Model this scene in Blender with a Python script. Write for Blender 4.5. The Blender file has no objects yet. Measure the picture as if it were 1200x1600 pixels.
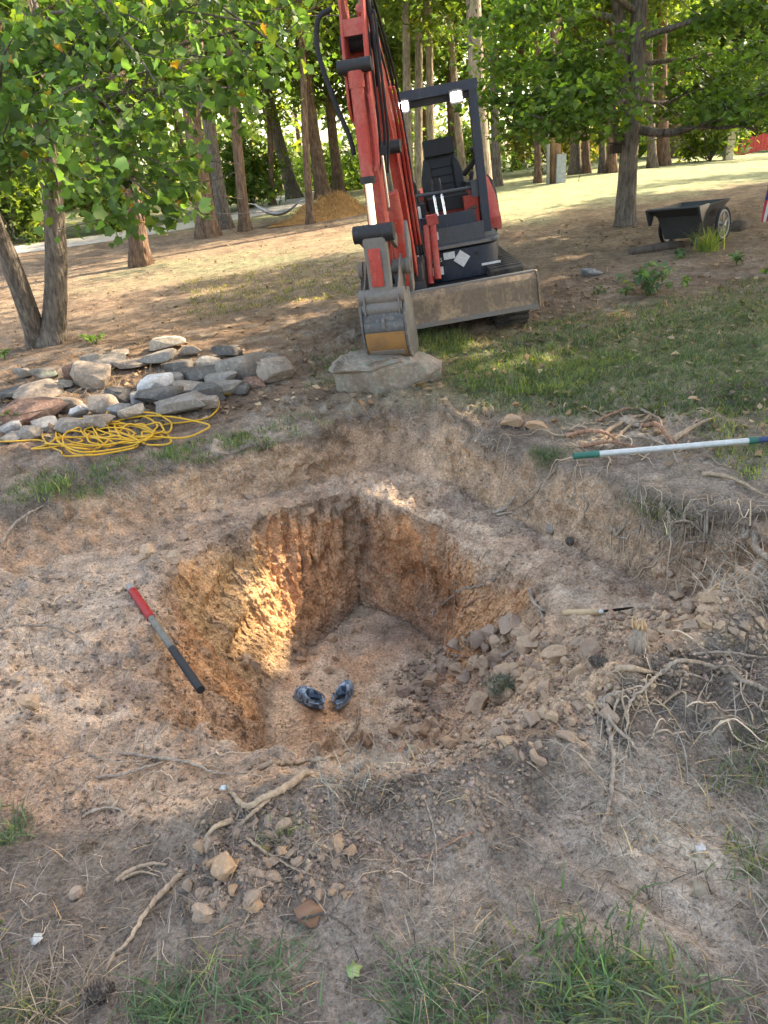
import bpy, bmesh, math, random
import numpy as np
from mathutils import Vector, Matrix, Euler
from mathutils.bvhtree import BVHTree

SC = bpy.context.scene
COL = SC.collection
rng = np.random.default_rng(7)
random.seed(7)
rad = math.radians

# ------------------------------------------------------------------ camera
PITCH, ROLL, FPX = rad(24.2), rad(3.5), 1200.0
CAM = np.array([0.0, 0.0, 1.62])
FW = np.array([0, math.cos(PITCH), -math.sin(PITCH)])
_R0 = np.array([1.0, 0, 0]); _U0 = np.array([0, math.sin(PITCH), math.cos(PITCH)])
RT = _R0 * math.cos(ROLL) - _U0 * math.sin(ROLL)
UP = _U0 * math.cos(ROLL) + _R0 * math.sin(ROLL)
cd = bpy.data.cameras.new('camera'); cam = bpy.data.objects.new('camera', cd); COL.objects.link(cam)
cd.sensor_fit = 'VERTICAL'; cd.sensor_height = 24.0; cd.lens = 24.0 * FPX / 1600.0
cd.clip_start = 0.05; cd.clip_end = 1000
M = Matrix.Identity(4)
for i in range(3):
    M[i][0] = RT[i]; M[i][1] = UP[i]; M[i][2] = -FW[i]; M[i][3] = CAM[i]
cam.matrix_world = M
SC.camera = cam

# ------------------------------------------------------------------ sky, sun, exposure
SUN_AZ, SUN_EL = rad(66), rad(40)          # azimuth from +Y towards +X
SUNV = np.array([math.sin(SUN_AZ) * math.cos(SUN_EL), math.cos(SUN_AZ) * math.cos(SUN_EL), math.sin(SUN_EL)])
W = bpy.data.worlds.new('World'); SC.world = W; W.use_nodes = True
nt = W.node_tree; nt.nodes.clear()
sky = nt.nodes.new('ShaderNodeTexSky'); sky.sky_type = 'NISHITA'; sky.sun_disc = False
sky.sun_elevation = SUN_EL; sky.sun_rotation = SUN_AZ; sky.air_density = 1.0; sky.dust_density = 2.5; sky.ozone_density = 1.0
bg = nt.nodes.new('ShaderNodeBackground'); bg.inputs['Strength'].default_value = 0.15
ow = nt.nodes.new('ShaderNodeOutputWorld')
nt.links.new(sky.outputs[0], bg.inputs[0]); nt.links.new(bg.outputs[0], ow.inputs[0])
sd = bpy.data.lights.new('sun', 'SUN'); sd.energy = 2.8; sd.angle = rad(0.6); sd.color = (1.0, 0.92, 0.79)
so = bpy.data.objects.new('sun', sd); COL.objects.link(so)
so.rotation_euler = Vector(SUNV).to_track_quat('Z', 'Y').to_euler()
SC.view_settings.view_transform = 'Standard'; SC.view_settings.look = 'None'
SC.view_settings.exposure = 2.45; SC.view_settings.gamma = 1.0
SC.view_settings.use_curve_mapping = False
SC.view_settings.use_white_balance = True; SC.view_settings.white_balance_temperature = 7900   # the phone's daylight-shade balance
SC.cycles.max_bounces = 5; SC.cycles.diffuse_bounces = 3; SC.cycles.transmission_bounces = 3
SC.cycles.use_denoising = True; SC.cycles.use_adaptive_sampling = True; SC.cycles.adaptive_threshold = 0.02

# ------------------------------------------------------------------ numeric helpers
def _hash(ix, iy, iz, seed):
    h = (ix.astype(np.int64) * 374761393 + iy.astype(np.int64) * 668265263 + iz.astype(np.int64) * 2147483647 + seed * 1274126177) & 0xffffffff
    h = ((h ^ (h >> 13)) * 1274126177) & 0xffffffff
    h = (h ^ (h >> 16)) & 0xffff
    return h / 32767.5 - 1.0

def noise3(P, scale, seed=0):
    """smooth value noise in -1..1, P (n,3)"""
    Q = P * scale
    i = np.floor(Q).astype(np.int64); f = Q - i; f = f * f * (3 - 2 * f)
    out = 0
    for dx in (0, 1):
        wx = f[:, 0] if dx else 1 - f[:, 0]
        for dy in (0, 1):
            wy = f[:, 1] if dy else 1 - f[:, 1]
            for dz in (0, 1):
                wz = f[:, 2] if dz else 1 - f[:, 2]
                out = out + wx * wy * wz * _hash(i[:, 0] + dx, i[:, 1] + dy, i[:, 2] + dz, seed)
    return out

def fbm(P, scale, octv=3, seed=0, gain=0.5):
    a, s, t = 1.0, 0.0, 0.0
    for k in range(octv):
        s = s + a * noise3(P, scale * 2.03 ** k, seed + 17 * k); t += a; a *= gain
    return s / t

def sstep(a, b, x):
    t = np.clip((x - a) / (b - a), 0, 1)
    return t * t * (3 - 2 * t)

def base_z(x, y):
    xs = 7 * np.tanh(x / 7)
    t = np.maximum(0, y - 4.5)
    return 0.075 * xs + 0.9 * np.tanh(t * 0.042 / 0.9)

def make_mesh(name, V, faces, cols=None, smooth=True):
    """V (n,3); faces: list of int arrays (m,k)"""
    me = bpy.data.meshes.new(name)
    V = np.asarray(V, np.float32)
    loops = np.concatenate([np.asarray(f).reshape(-1) for f in faces]).astype(np.int32)
    tot = np.concatenate([np.full(len(f), np.asarray(f).shape[1], np.int32) for f in faces])
    start = np.concatenate([[0], np.cumsum(tot)[:-1]]).astype(np.int32)
    me.vertices.add(len(V)); me.vertices.foreach_set('co', V.ravel())
    me.loops.add(len(loops)); me.loops.foreach_set('vertex_index', loops)
    me.polygons.add(len(tot)); me.polygons.foreach_set('loop_start', start); me.polygons.foreach_set('loop_total', tot)
    if smooth:
        me.polygons.foreach_set('use_smooth', np.ones(len(tot), bool))
    me.update(calc_edges=True)
    if cols is not None:
        at = me.color_attributes.new('Col', 'FLOAT_COLOR', 'POINT')
        c = np.ones((len(V), 4), np.float32); c[:, :3] = cols
        at.data.foreach_set('color', c.ravel())
    return me

class MB:
    """collects pieces of ONE mesh"""
    def __init__(s): s.V = []; s.F = {}; s.n = 0; s.C = []
    def add(s, V, F, col=None):
        V = np.asarray(V, float)
        if not isinstance(F, list) or (len(F) and not isinstance(F[0], np.ndarray)):
            d = {}
            for f in F: d.setdefault(len(f), []).append(f)
            F = [np.array(v) for v in d.values()]
        for f in F:
            if len(f): s.F.setdefault(f.shape[1], []).append(f + s.n)
        s.V.append(V); s.n += len(V)
        s.C.append(np.tile(np.array(col if col is not None else (1, 1, 1), float), (len(V), 1)) if col is None or np.ndim(col) == 1 else col)
        return s
    def mesh(s, name, smooth=True, color=False):
        V = np.concatenate(s.V); F = [np.concatenate(v) for v in s.F.values()]
        return make_mesh(name, V, F, np.concatenate(s.C) if color else None, smooth)
    def build(s, name, mat, parent=None, smooth=True, color=False):
        return link(name, s.mesh(name, smooth, color), mat, parent)

def link(name, me, mat=None, parent=None):
    o = bpy.data.objects.new(name, me); COL.objects.link(o)
    if mat is not None and me is not None and not len(me.materials): me.materials.append(mat)
    if parent is not None: o.parent = parent
    return o

def tag(o, label=None, cat=None, group=None, kind=None):
    if label: o['label'] = label
    if cat: o['category'] = cat
    if group: o['group'] = group
    if kind: o['kind'] = kind
    return o

def empty(name, loc=(0, 0, 0), rot=(0, 0, 0)):
    o = bpy.data.objects.new(name, None); COL.objects.link(o)
    o.location = loc; o.rotation_euler = rot; o.empty_display_size = 0.2
    return o

def catmull(P, n):
    P = np.asarray(P, float); m = len(P)
    if m == 2:
        t = np.linspace(0, 1, n)[:, None]; return P[0] * (1 - t) + P[1] * t
    Q = np.vstack([2 * P[0] - P[1], P, 2 * P[-1] - P[-2]])
    u = np.linspace(0, m - 1 - 1e-6, n); i = u.astype(int); t = (u - i)[:, None]
    p0, p1, p2, p3 = Q[i], Q[i + 1], Q[i + 2], Q[i + 3]
    return 0.5 * (2 * p1 + (p2 - p0) * t + (2 * p0 - 5 * p1 + 4 * p2 - p3) * t * t + (3 * p1 - p0 - 3 * p2 + p3) * t ** 3)

def tube(path, radii, sides=8, cap=True, wob=0.0):
    path = np.asarray(path, float); n = len(path)
    r = np.broadcast_to(np.asarray(radii, float), (n,))
    T = np.gradient(path, axis=0); T /= np.linalg.norm(T, axis=1)[:, None] + 1e-9
    ref = np.array([0, 0, 1.0]) if abs(T[0][2]) < 0.9 else np.array([1.0, 0, 0])
    N = np.cross(T[0], ref); N /= np.linalg.norm(N)
    V = []
    a = np.linspace(0, 2 * np.pi, sides, endpoint=False)
    for k in range(n):
        N = N - T[k] * N.dot(T[k]); N /= np.linalg.norm(N) + 1e-9
        B = np.cross(T[k], N)
        rr = r[k] * (1 + wob * rng.standard_normal(sides)) if wob else np.full(sides, r[k])
        V.append(path[k] + (np.cos(a) * rr)[:, None] * N + (np.sin(a) * rr)[:, None] * B)
    V = np.concatenate(V)
    k = np.arange(n - 1)[:, None] * sides; j = np.arange(sides)[None]; j2 = (j + 1) % sides
    F = np.stack([k + j, k + j2, k + sides + j2, k + sides + j], -1).reshape(-1, 4)
    Fs = [F]
    if cap:
        Fs += [np.arange(sides)[::-1][None], (np.arange(sides) + (n - 1) * sides)[None]]
    return V, Fs

# ------------------------------------------------------------------ materials
def new_mat(name):
    m = bpy.data.materials.new(name); m.use_nodes = True
    n = m.node_tree; b = n.nodes['Principled BSDF']
    return m, n, b

def N(n, typ, **kw):
    nd = n.nodes.new(typ)
    for k, v in kw.items():
        if k in nd.inputs: nd.inputs[k].default_value = v
        else: setattr(nd, k, v)
    return nd

def mixrgb(n, fac, a, b, mode='MIX'):
    m = n.nodes.new('ShaderNodeMix'); m.data_type = 'RGBA'; m.blend_type = mode
    for s, v in ((m.inputs[0], fac), (m.inputs[6], a), (m.inputs[7], b)):
        if hasattr(v, 'is_linked'): n.links.new(v, s)
        elif isinstance(v, (int, float)): s.default_value = v
        else: s.default_value = (*v[:3], 1)
    return m.outputs[2]

def ramp(n, src, stops):
    r = n.nodes.new('ShaderNodeValToRGB')
    e = r.color_ramp.elements
    while len(e) < len(stops): e.new(0.5)
    for k, (p, c) in enumerate(stops):
        e[k].position = p; e[k].color = (c, c, c, 1) if isinstance(c, (int, float)) else (*c, 1)
    n.links.new(src, r.inputs[0]); return r.outputs[0]

def tex(n, scale, detail=4, rough=0.6, coord='Object', kind='noise', vec=None):
    tc = n.nodes.new('ShaderNodeTexCoord') if vec is None else None
    t = n.nodes.new('ShaderNodeTexNoise' if kind == 'noise' else 'ShaderNodeTexVoronoi')
    t.inputs['Scale'].default_value = scale
    if kind == 'noise':
        t.inputs['Detail'].default_value = detail; t.inputs['Roughness'].default_value = rough
    n.links.new(tc.outputs[coord] if vec is None else vec, t.inputs['Vector'])
    return t.outputs[0]

def bump(n, b, heights, dist=0.01, strength=1.0):
    """heights: list of (socket, weight)"""
    acc = None
    for s, w in heights:
        m = n.nodes.new('ShaderNodeMath'); m.operation = 'MULTIPLY'; m.inputs[1].default_value = w
        n.links.new(s, m.inputs[0])
        if acc is None: acc = m.outputs[0]
        else:
            a = n.nodes.new('ShaderNodeMath'); a.operation = 'ADD'
            n.links.new(acc, a.inputs[0]); n.links.new(m.outputs[0], a.inputs[1]); acc = a.outputs[0]
    bp = n.nodes.new('ShaderNodeBump'); bp.inputs['Distance'].default_value = dist; bp.inputs['Strength'].default_value = strength
    n.links.new(acc, bp.inputs['Height']); n.links.new(bp.outputs[0], b.inputs['Normal'])

def mat_soil(name='soil', bd=.014):
    m, n, b = new_mat(name)
    at = n.nodes.new('ShaderNodeVertexColor'); at.layer_name = 'Col'
    n1 = tex(n, 9, 3, 0.65); n2 = tex(n, 70, 3, 0.75); n3 = tex(n, 2.2, 1, 0.6)
    v = tex(n, 60, kind='vor')
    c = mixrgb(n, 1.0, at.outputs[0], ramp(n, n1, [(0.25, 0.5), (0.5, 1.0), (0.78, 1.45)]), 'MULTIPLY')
    c = mixrgb(n, 1.0, c, ramp(n, n2, [(0.28, 0.5), (0.5, 1.0), (0.72, 1.4)]), 'MULTIPLY')
    c = mixrgb(n, 1.0, c, ramp(n, n3, [(0.3, (0.80, 0.78, 0.77)), (0.5, (1, 1, 1)), (0.7, (1.16, 1.13, 1.08))]), 'MULTIPLY')
    c = mixrgb(n, 1.0, c, ramp(n, tex(n, 230, 2, 0.7), [(0.3, 0.72), (0.5, 1.0), (0.7, 1.2)]), 'MULTIPLY')
    n.links.new(c, b.inputs['Base Color'])
    b.inputs['Roughness'].default_value = 0.95; b.inputs['Specular IOR Level'].default_value = 0.12
    bump(n, b, [(n2, 1.0), (v, 0.6)], dist=bd, strength=1.0)
    return m

def mat_plain(name, col, rough=0.7, metal=0.0, var=0.25, vscale=12, bscale=60, bdist=0.002, spec=0.4, col2=None, coord='Object'):
    m, n, b = new_mat(name)
    t = tex(n, vscale, 5, 0.65, coord)
    if col2 is not None: c = mixrgb(n, ramp(n, t, [(0.42, 0.0), (0.62, 1.0)]), col, col2)
    else: c = mixrgb(n, 1.0, col, ramp(n, t, [(0.3, 1 - var), (0.5, 1.0), (0.72, 1 + var)]), 'MULTIPLY')
    n.links.new(c, b.inputs['Base Color'])
    b.inputs['Roughness'].default_value = rough; b.inputs['Metallic'].default_value = metal
    b.inputs['Specular IOR Level'].default_value = spec
    if bdist: bump(n, b, [(tex(n, bscale, 4, 0.6, coord), 1.0)], dist=bdist)
    return m

def mat_leaf(name, cols, trans=0.45, rough=0.55, vscale=1.1):
    """leaf colour varies per leaf island; lets light through"""
    m, n, b = new_mat(name)
    at = n.nodes.new('ShaderNodeVertexColor'); at.layer_name = 'Col'
    c = mixrgb(n, 1.0, at.outputs[0], cols, 'MULTIPLY')
    n.links.new(c, b.inputs['Base Color']); b.inputs['Roughness'].default_value = rough
    b.inputs['Specular IOR Level'].default_value = 0.35
    t = n.nodes.new('ShaderNodeBsdfTranslucent')
    c2 = mixrgb(n, 1.0, c, (1.3, 1.5, 0.6), 'MULTIPLY'); n.links.new(c2, t.inputs[0])
    mx = n.nodes.new('ShaderNodeMixShader'); mx.inputs[0].default_value = trans
    n.links.new(b.outputs[0], mx.inputs[1]); n.links.new(t.outputs[0], mx.inputs[2])
    n.links.new(mx.outputs[0], n.nodes['Material Output'].inputs['Surface'])
    return m

SOIL = mat_soil(); CRUMB = mat_soil('crumbly_soil', .003)
# ------------------------------------------------------------------ terrain: one polar sheet about the pit
PC = np.array([-0.15, 3.55])
def polar_fn(pts):
    """closed control polygon (x, y, value) -> periodic functions r(theta), value(theta)"""
    P = np.array(pts, float); d = P[:, :2] - PC
    th = np.arctan2(d[:, 1], d[:, 0]); r = np.hypot(d[:, 0], d[:, 1])
    # densify the straight edges so that corners stay corners
    T, RR, VV = [], [], []
    for i in range(len(P)):
        a, b = P[i], P[(i + 1) % len(P)]
        for t in np.linspace(0, 1, 12, endpoint=False):
            q = a * (1 - t) + b * t; e = q[:2] - PC
            T.append(math.atan2(e[1], e[0])); RR.append(math.hypot(*e)); VV.append(q[2])
    T, RR, VV = map(np.array, (T, RR, VV)); o = np.argsort(T)
    T, RR, VV = T[o], RR[o], VV[o]
    T = np.concatenate([T - 2 * np.pi, T, T + 2 * np.pi]); RR = np.tile(RR, 3); VV = np.tile(VV, 3)
    return (lambda x: np.interp(x, T, RR)), (lambda x: np.interp(x, T, VV))

# (x, y, z) anticlockwise from the right
FLOOR = [(0.22, 3.55, -1.12), (0.33, 4.0, -1.15), (0.12, 4.35, -1.15), (-0.2, 4.62, -1.14), (-0.36, 4.34, -1.16), (-0.60, 3.95, -1.12),
         (-0.74, 3.62, -1.10), (-0.68, 3.15, -1.14), (-0.5, 2.6, -1.2), (-0.3, 2.42, -1.2), (-0.05, 2.45, -1.2), (0.0, 2.9, -1.15), (0.08, 3.2, -1.13)]
TOP = [(0.80, 3.05, -0.30), (0.74, 3.31, -0.31), (0.56, 3.6, -0.32), (0.33, 4.0, -0.33), (0.0, 4.56, -0.34), (-0.18, 4.72, -0.33), (-0.66, 4.54, -0.34),
       (-1.04, 4.11, -0.36), (-1.22, 3.81, -0.36), (-1.20, 3.5, -0.33), (-1.12, 3.12, -0.31), (-0.99, 2.70, -0.29), (-0.88, 2.42, -0.25),
       (-0.47, 1.98, -0.10), (-0.2, 1.84, -0.05), (0.05, 1.85, -0.03), (0.28, 1.92, 0.0), (0.45, 2.0, 0.02), (0.68, 2.25, 0.0), (0.84, 2.6, -0.10), (0.86, 2.85, -0.24)]
BANKB = [(1.75, 2.72, -0.22), (1.50, 3.02, -0.30), (1.26, 3.26, -0.32), (1.04, 3.62, -0.34), (0.79, 4.12, -0.35), (0.46, 4.72, -0.34), (0.02, 5.12, -0.33), (-0.3, 5.06, -0.35),
         (-0.8, 4.84, -0.37), (-1.5, 4.48, -0.40), (-2.05, 4.15, -0.46), (-2.6, 3.7, -0.46), (-2.6, 2.9, -0.30), (-1.5, 2.3, -0.20), (-0.9, 2.0, -0.12), (-0.52, 1.86, -0.06),
         (-0.2, 1.74, -0.03), (0.05, 1.74, -0.01), (0.3, 1.82, 0.03), (0.52, 1.9, 0.05), (0.78, 2.12, 0.06), (1.05, 2.4, -0.02), (1.25, 2.55, -0.14)]
BANKT = [(2.15, 2.80, 0), (1.70, 3.06, 0), (1.48, 3.22, 0), (1.34, 3.42, 0), (1.24, 3.68, 0), (1.04, 3.88, 0), (0.86, 4.28, 0), (0.64, 4.75, 0), (0.44, 5.12, 0), (0.05, 5.36, 0),
         (-0.25, 5.26, 0), (-0.5, 4.98, 0), (-0.88, 4.92, 0), (-1.45, 4.72, 0), (-2.0, 4.6, 0), (-2.6, 4.45, 0), (-3.2, 4.0, 0), (-3.3, 2.8, 0), (-2.0, 1.8, 0), (-1.1, 1.6, 0), (-0.6, 1.6, 0),
         (-0.2, 1.62, 0), (0.05, 1.62, 0), (0.33, 1.70, 0), (0.58, 1.78, 0), (0.9, 2.0, 0), (1.3, 2.2, 0), (1.7, 2.45, 0)]

HEAPS = [
    (-2.9, 8.1, 1.2, .75, 12, 0.09),  # x, y, sx, sy, angle, height: spoil and hollows left by the digging
    (1.30, 2.42, 0.42, 0.24, 35, 0.13), (1.75, 2.35, 0.45, 0.35, 20, 0.12), (0.75, 2.02, 0.30, 0.14, 35, 0.08),
    (-0.1, 1.62, 0.34, 0.12, 5, 0.05), (0.35, 1.72, 0.30, 0.12, 15, 0.05), (-0.42, 1.62, 0.16, 0.10, 0, 0.05), (-0.3, 1.42, 0.22, 0.10, 10, 0.04),
    (-1.55, 2.05, 0.4, 0.25, 10, 0.05), (-0.95, 1.75, 0.15, 0.12, 0, -0.04), (0.42, 1.38, 0.18, 0.10, 30, -0.025), (0.62, 1.22, 0.20, 0.10, 35, -0.03),
    (0.25, 1.30, 0.14, 0.10, 0, -0.02), (-0.55, 1.2, 0.3, 0.2, 0, 0.015), (1.05, 1.2, 0.15, 0.25, 20, -0.03), (-2.6, 3.5, 0.35, 0.5, 0, 0.10), (0.55, 4.95, 0.25, 0.2, 0, 0.03)]

def terrain():
    NT = 1500
    th = np.linspace(-np.pi, np.pi, NT, endpoint=False)
    fr, fz = polar_fn(FLOOR); tr, tz = polar_fn(TOP); br, bz = polar_fn(BANKB); gr, _ = polar_fn(BANKT)
    def wob(seed, amp, k):
        P = np.stack([np.cos(th) * k, np.sin(th) * k, np.full(NT, seed * 3.7)], 1)
        return amp * fbm(P, 1.0, 4, seed, 0.6)
    rF = fr(th) * (1 + wob(1, 0.05, 3)); rT = tr(th) * (1 + wob(2, 0.05, 6) + wob(7, 0.02, 22)); rB = br(th) * (1 + wob(3, 0.03, 4)); rG = gr(th) * (1 + wob(4, 0.035, 5))
    rT = np.maximum(rT, rF + 0.04); rB = np.maximum(rB, rT + 0.07); rG = np.maximum(rG, rB + 0.05)
    zF, zT, zB = fz(th), tz(th), bz(th)
    rows_r, rows_z, rows_s = [], [], []
    def seg(n, r0, r1, z0, z1, s0, ease=0.0, zb=None):
        for k in range(n):
            t = k / n; e = t
            if ease == 'in': e = t * t * (3 - 2 * t)
            rows_r.append(r0 + (r1 - r0) * t); rows_s.append(np.full(NT, s0 + t))
            rows_z.append(z0 + (z1 - z0) * e)
    seg(46, 0.02, rF, -1.2, zF, 0)
    seg(84, rF, rT, zF, zT, 1)
    seg(62, rT, rB, zT, zB, 2)
    X0, Y0 = PC[0] + rG * np.cos(th), PC[1] + rG * np.sin(th)
    zG = base_z(X0, Y0)
    seg(40, rB, rG, zB, zG, 3, 'in')
    nz = 4
    R1 = 6.0
    for k in range(120):
        t = (k / 120) ** 1.15
        rows_r.append(rG + (R1 - rG) * t); rows_s.append(np.full(NT, 4 + k / 120)); rows_z.append(None)
    rr = R1 * (260 / R1) ** (np.linspace(0, 1, 92))
    for k, r in enumerate(rr):
        rows_r.append(np.full(NT, r)); rows_s.append(np.full(NT, 5 + k / 92)); rows_z.append(None)
    NR = len(rows_r)
    Rr = np.array(rows_r); S = np.array(rows_s)
    X = PC[0] + Rr * np.cos(th); Y = PC[1] + Rr * np.sin(th)
    BZ = base_z(X, Y)
    Z = np.array([BZ[k] if rows_z[k] is None else rows_z[k] for k in range(NR)])
    for it in range(2):     # round the breaks of slope a little
        Z[1:-1] = Z[1:-1] * 0.5 + 0.25 * (Z[:-2] + Z[2:])
    x, y, z, s = X.ravel(), Y.ravel(), Z.ravel(), S.ravel()
    for hx, hy, sx, sy, a, h in HEAPS:
        c, si = math.cos(rad(a)), math.sin(rad(a)); dx, dy = x - hx, y - hy
        u, v = dx * c + dy * si, -dx * si + dy * c
        z = z + h * np.exp(-(u / sx) ** 2 - (v / sy) ** 2) * sstep(1.85, 2.15, s)
    P = np.stack([x, y, z], 1)
    TH = np.tile(th, NR)
    # normals of the smooth surface, for real relief on the steep faces
    G = P.reshape(NR, NT, 3)
    dr = np.gradient(G, axis=0); dt = np.roll(G, -1, 1) - np.roll(G, 1, 1)
    Nn = np.cross(dr, dt).reshape(-1, 3); Nn /= np.linalg.norm(Nn, axis=1)[:, None] + 1e-12
    Nn[Nn[:, 2] < -0.2] *= -1
    dist = np.hypot(x - PC[0], y - PC[1])
    wall = sstep(0.95, 1.08, s) * (1 - sstep(1.93, 2.08, s)); floor = 1 - sstep(0.9, 1.05, s)
    shelf = sstep(1.93, 2.06, s) * (1 - sstep(2.85, 3.1, s)); bank = sstep(2.9, 3.1, s) * (1 - sstep(3.85, 4.1, s))
    dig = 1 - sstep(3.8, 4.15, s)
    near = 1 - sstep(3.0, 6.5, dist)
    n_big = fbm(P, 2.2, 3, 11); n_mid = fbm(P, 7, 3, 12); n_sm = fbm(P, 22, 3, 13, 0.6); n_ti = fbm(P, 60, 2, 14, 0.7)
    rough_patch = sstep(-0.15, 0.35, fbm(P, 1.6, 2, 15))
    ridge = 1 - np.abs(fbm(P, 13, 3, 16, 0.55)) * 2
    disp = 0.05 * n_big * (0.35 + 0.65 * dig) + (0.024 + 0.022 * rough_patch) * n_mid + (0.011 + 0.014 * rough_patch + 0.006 * dig) * n_sm + 0.004 * n_ti
    lump = np.maximum(0, fbm(P, 16, 2, 18)) ** 1.5      # clods grown into the surface
    fheap = np.exp(-((x + .28) / .34) ** 2 - ((y - 1.5) / .2) ** 2) + np.exp(-((x - 1.3) / .6) ** 2 - ((y - 2.2) / .35) ** 2)
    disp += fheap * (.03 * n_mid + .035 * np.abs(n_sm))
    disp += 0.07 * lump * (0.5 + rough_patch) * (1 - 0.15 * shelf)
    disp *= (1 - .55 * wall) * near * (1 - 0.75 * sstep(4.3, 5.2, s)) + 0.25 * (1 - near) * (1 - sstep(8, 40, dist))
    # broken clay on the walls, bucket-tooth grooves on the back left wall, sideways scrapes on the left wall
    hgt = np.clip((s - 1), 0, 1)
    disp += wall * (0.018 * (ridge - 0.6) * sstep(0.05, 0.4, hgt) + 0.03 * n_big + 0.016 * n_mid + 0.016 * (1 - np.abs(fbm(P, 34, 2, 19)) * 2 - .5))
    a_deg = np.degrees(TH)
    gband = sstep(86, 92, a_deg) * (1 - sstep(126, 133, a_deg)) * sstep(0.25, 0.4, hgt) * (1 - sstep(0.88, 1.0, hgt))
    tooth = np.clip(np.sin((a_deg + 3 * n_mid + 10 * (hgt - .5)) / 6.3 * 2 * np.pi) * 1.6, -1, 1)
    disp -= wall * gband * 0.06 * (tooth * 0.5 + 0.5) * (0.6 + 0.4 * (n_big > -0.2))
    sband = sstep(138, 146, a_deg) * (1 - sstep(172, 180, a_deg)) * sstep(0.2, 0.3, hgt) * (1 - sstep(0.78, 0.9, hgt))
    scr = np.clip(np.sin((hgt * 1.0 + 0.004 * (a_deg - 155) + 0.02 * n_mid) * 2 * np.pi * 3.4) * 1.8, -1, 1)
    disp -= wall * sband * 0.036 * (scr * 0.5 + 0.5)
    # undercut hollows of the right wall
    rb = sstep(5, 20, a_deg) * (1 - sstep(78, 86, a_deg))
    disp -= wall * rb * 0.10 * np.exp(-((hgt - 0.42) / 0.2) ** 2) * (0.6 + 0.6 * n_big)
    # tread marks pressed into the dust in front
    tm = np.exp(-(((x - 0.56) * .75 + (y - 1.3) * .66) / 0.40) ** 4 - ((-(x - 0.56) * .66 + (y - 1.3) * .75) / 0.19) ** 4)
    tp = np.clip(np.sin(((x - .5) * 0.75 + (y - 1.3) * 0.66) * 2 * np.pi / 0.125) * 2.2, -1, 1)
    disp = disp * (1 - 0.75 * tm) - tm * 0.018 * (tp * 0.5 + 0.5)
    P = P + Nn * disp[:, None]
    x, y, z = P.T
    # ---------------- soil colours
    L = lambda *c: np.array(c)
    top = L(.265, .205, .158); dark = L(.112, .088, .070); tan = L(.46, .315, .215); pale = L(.56, .415, .30); clay = L(.58, .30, .15); ocre = L(.62, .385, .195)
    brown = L(.205, .14, .098); straw = L(.285, .205, .14); lawn = L(.265, .285, .165); dust = L(.44, .352, .272); green = L(.16, .17, .075)
    def mix(A, B, t): return A + (B - A) * np.clip(t, 0, 1)[:, None]
    C = np.tile(top, (len(x), 1))
    c1 = fbm(P, 1.3, 3, 21); c2 = fbm(P, 4.5, 3, 22); c3 = fbm(P * L(1, 1, 0.35), 9, 3, 23)
    C = mix(C, dust, sstep(0.0, 0.5, c1 + 0.5 * c2) * 0.75)
    C = mix(C, dark, sstep(0.05, 0.5, -c1 + 0.6 * c2 - 0.1) * 0.75)
    C = mix(C, dark, sstep(0.05, 0.35, fbm(P, 11, 3, 25)) * 0.35)
    for sx, sy, ra, k in [(0.62, 1.26, 0.28, 1.3), (0.47, 1.52, 0.24, 1.1), (0.15, 1.38, 0.22, 0.5), (0.78, 1.12, .14, .8)]:
        C = mix(C, dust * 1.12, k * np.exp(-((x - sx) ** 2 + (y - sy) ** 2) / ra ** 2 * 1.3) * (0.7 + .6 * c2))
    for sx, sy, ra in [(1.0, 0.95, 0.35), (0.2, 0.95, .3), (-0.8, 1.25, 0.4), (-1.2, 1.6, .35), (-0.1, 1.6, .3), (0.3, 1.6, .2), (1.5, 1.6, .5), (-2.4, 3.2, .6)]:
        C = mix(C, dark * 1.25, 0.75 * np.exp(-((x - sx) ** 2 + (y - sy) ** 2) / ra ** 2) * (0.8 + .6 * c2))
    C = mix(C, dark * 1.15, (1 - sstep(1.05, 1.75, y + .25 * c1)) * (0.45 + .5 * c2) * (1 - tm))
    C = mix(C, dark * 1.2, sstep(1.3, 1.9, x) * (1 - sstep(2.4, 3.0, y)) * (.5 + .5 * c2))
    C = mix(C, pale * .88, tm * (.62 + .5 * c2) * (.72 + .28 * tp))
    # dug surfaces
    C = mix(C, mix(np.tile(tan, (len(x), 1)), pale, sstep(-0.2, 0.5, c1 + c2 * .6)), shelf * 0.92)
    C = mix(C, top * 1.05, shelf * sstep(0.1, 0.5, c2 - c1 * .5) * 0.55)
    lshelf = shelf * sstep(150, 170, np.abs(a_deg))
    C = mix(C, dust * 0.95, lshelf * 0.55)
    bt = (s - 3)
    C = mix(C, mix(np.tile(L(.48, .315, .205), (len(x), 1)), top, sstep(0.5, 0.9, bt + 0.35 * c2)), bank)
    C = mix(C, dark, bank * sstep(0.65, 0.95, bt + 0.3 * c2) * 0.45)
    wc = mix(np.tile(clay, (len(x), 1)), ocre, sstep(115, 150, a_deg) + 0.7 * c2)
    wc = mix(wc, tan * 0.98, sstep(0.05, 0.6, c3 + 0.25 * c1) * .6)
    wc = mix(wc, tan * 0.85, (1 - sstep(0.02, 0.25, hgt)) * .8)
    wc = mix(wc, tan, sstep(0.78, 1.0, hgt + 0.18 * c2))
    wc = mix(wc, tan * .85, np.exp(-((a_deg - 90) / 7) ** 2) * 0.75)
    wc = mix(wc, tan * 0.95, 0.25 * (1 - sstep(15, 35, np.abs(a_deg - 45))) * (c2 > -.1))
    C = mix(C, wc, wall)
    fc = mix(np.tile(L(.58, .43, .30), (len(x), 1)), clay * 1.1, sstep(-0.05, 0.5, c2 + 0.5 * c1) * .6 + 0.25 * sstep(120, 160, np.abs(a_deg)))
    fc = mix(fc, tan * 0.95, 0.7 * np.exp(-((x - 0.05) ** 2 + (y - 4.25) ** 2) / 0.12))
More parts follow.
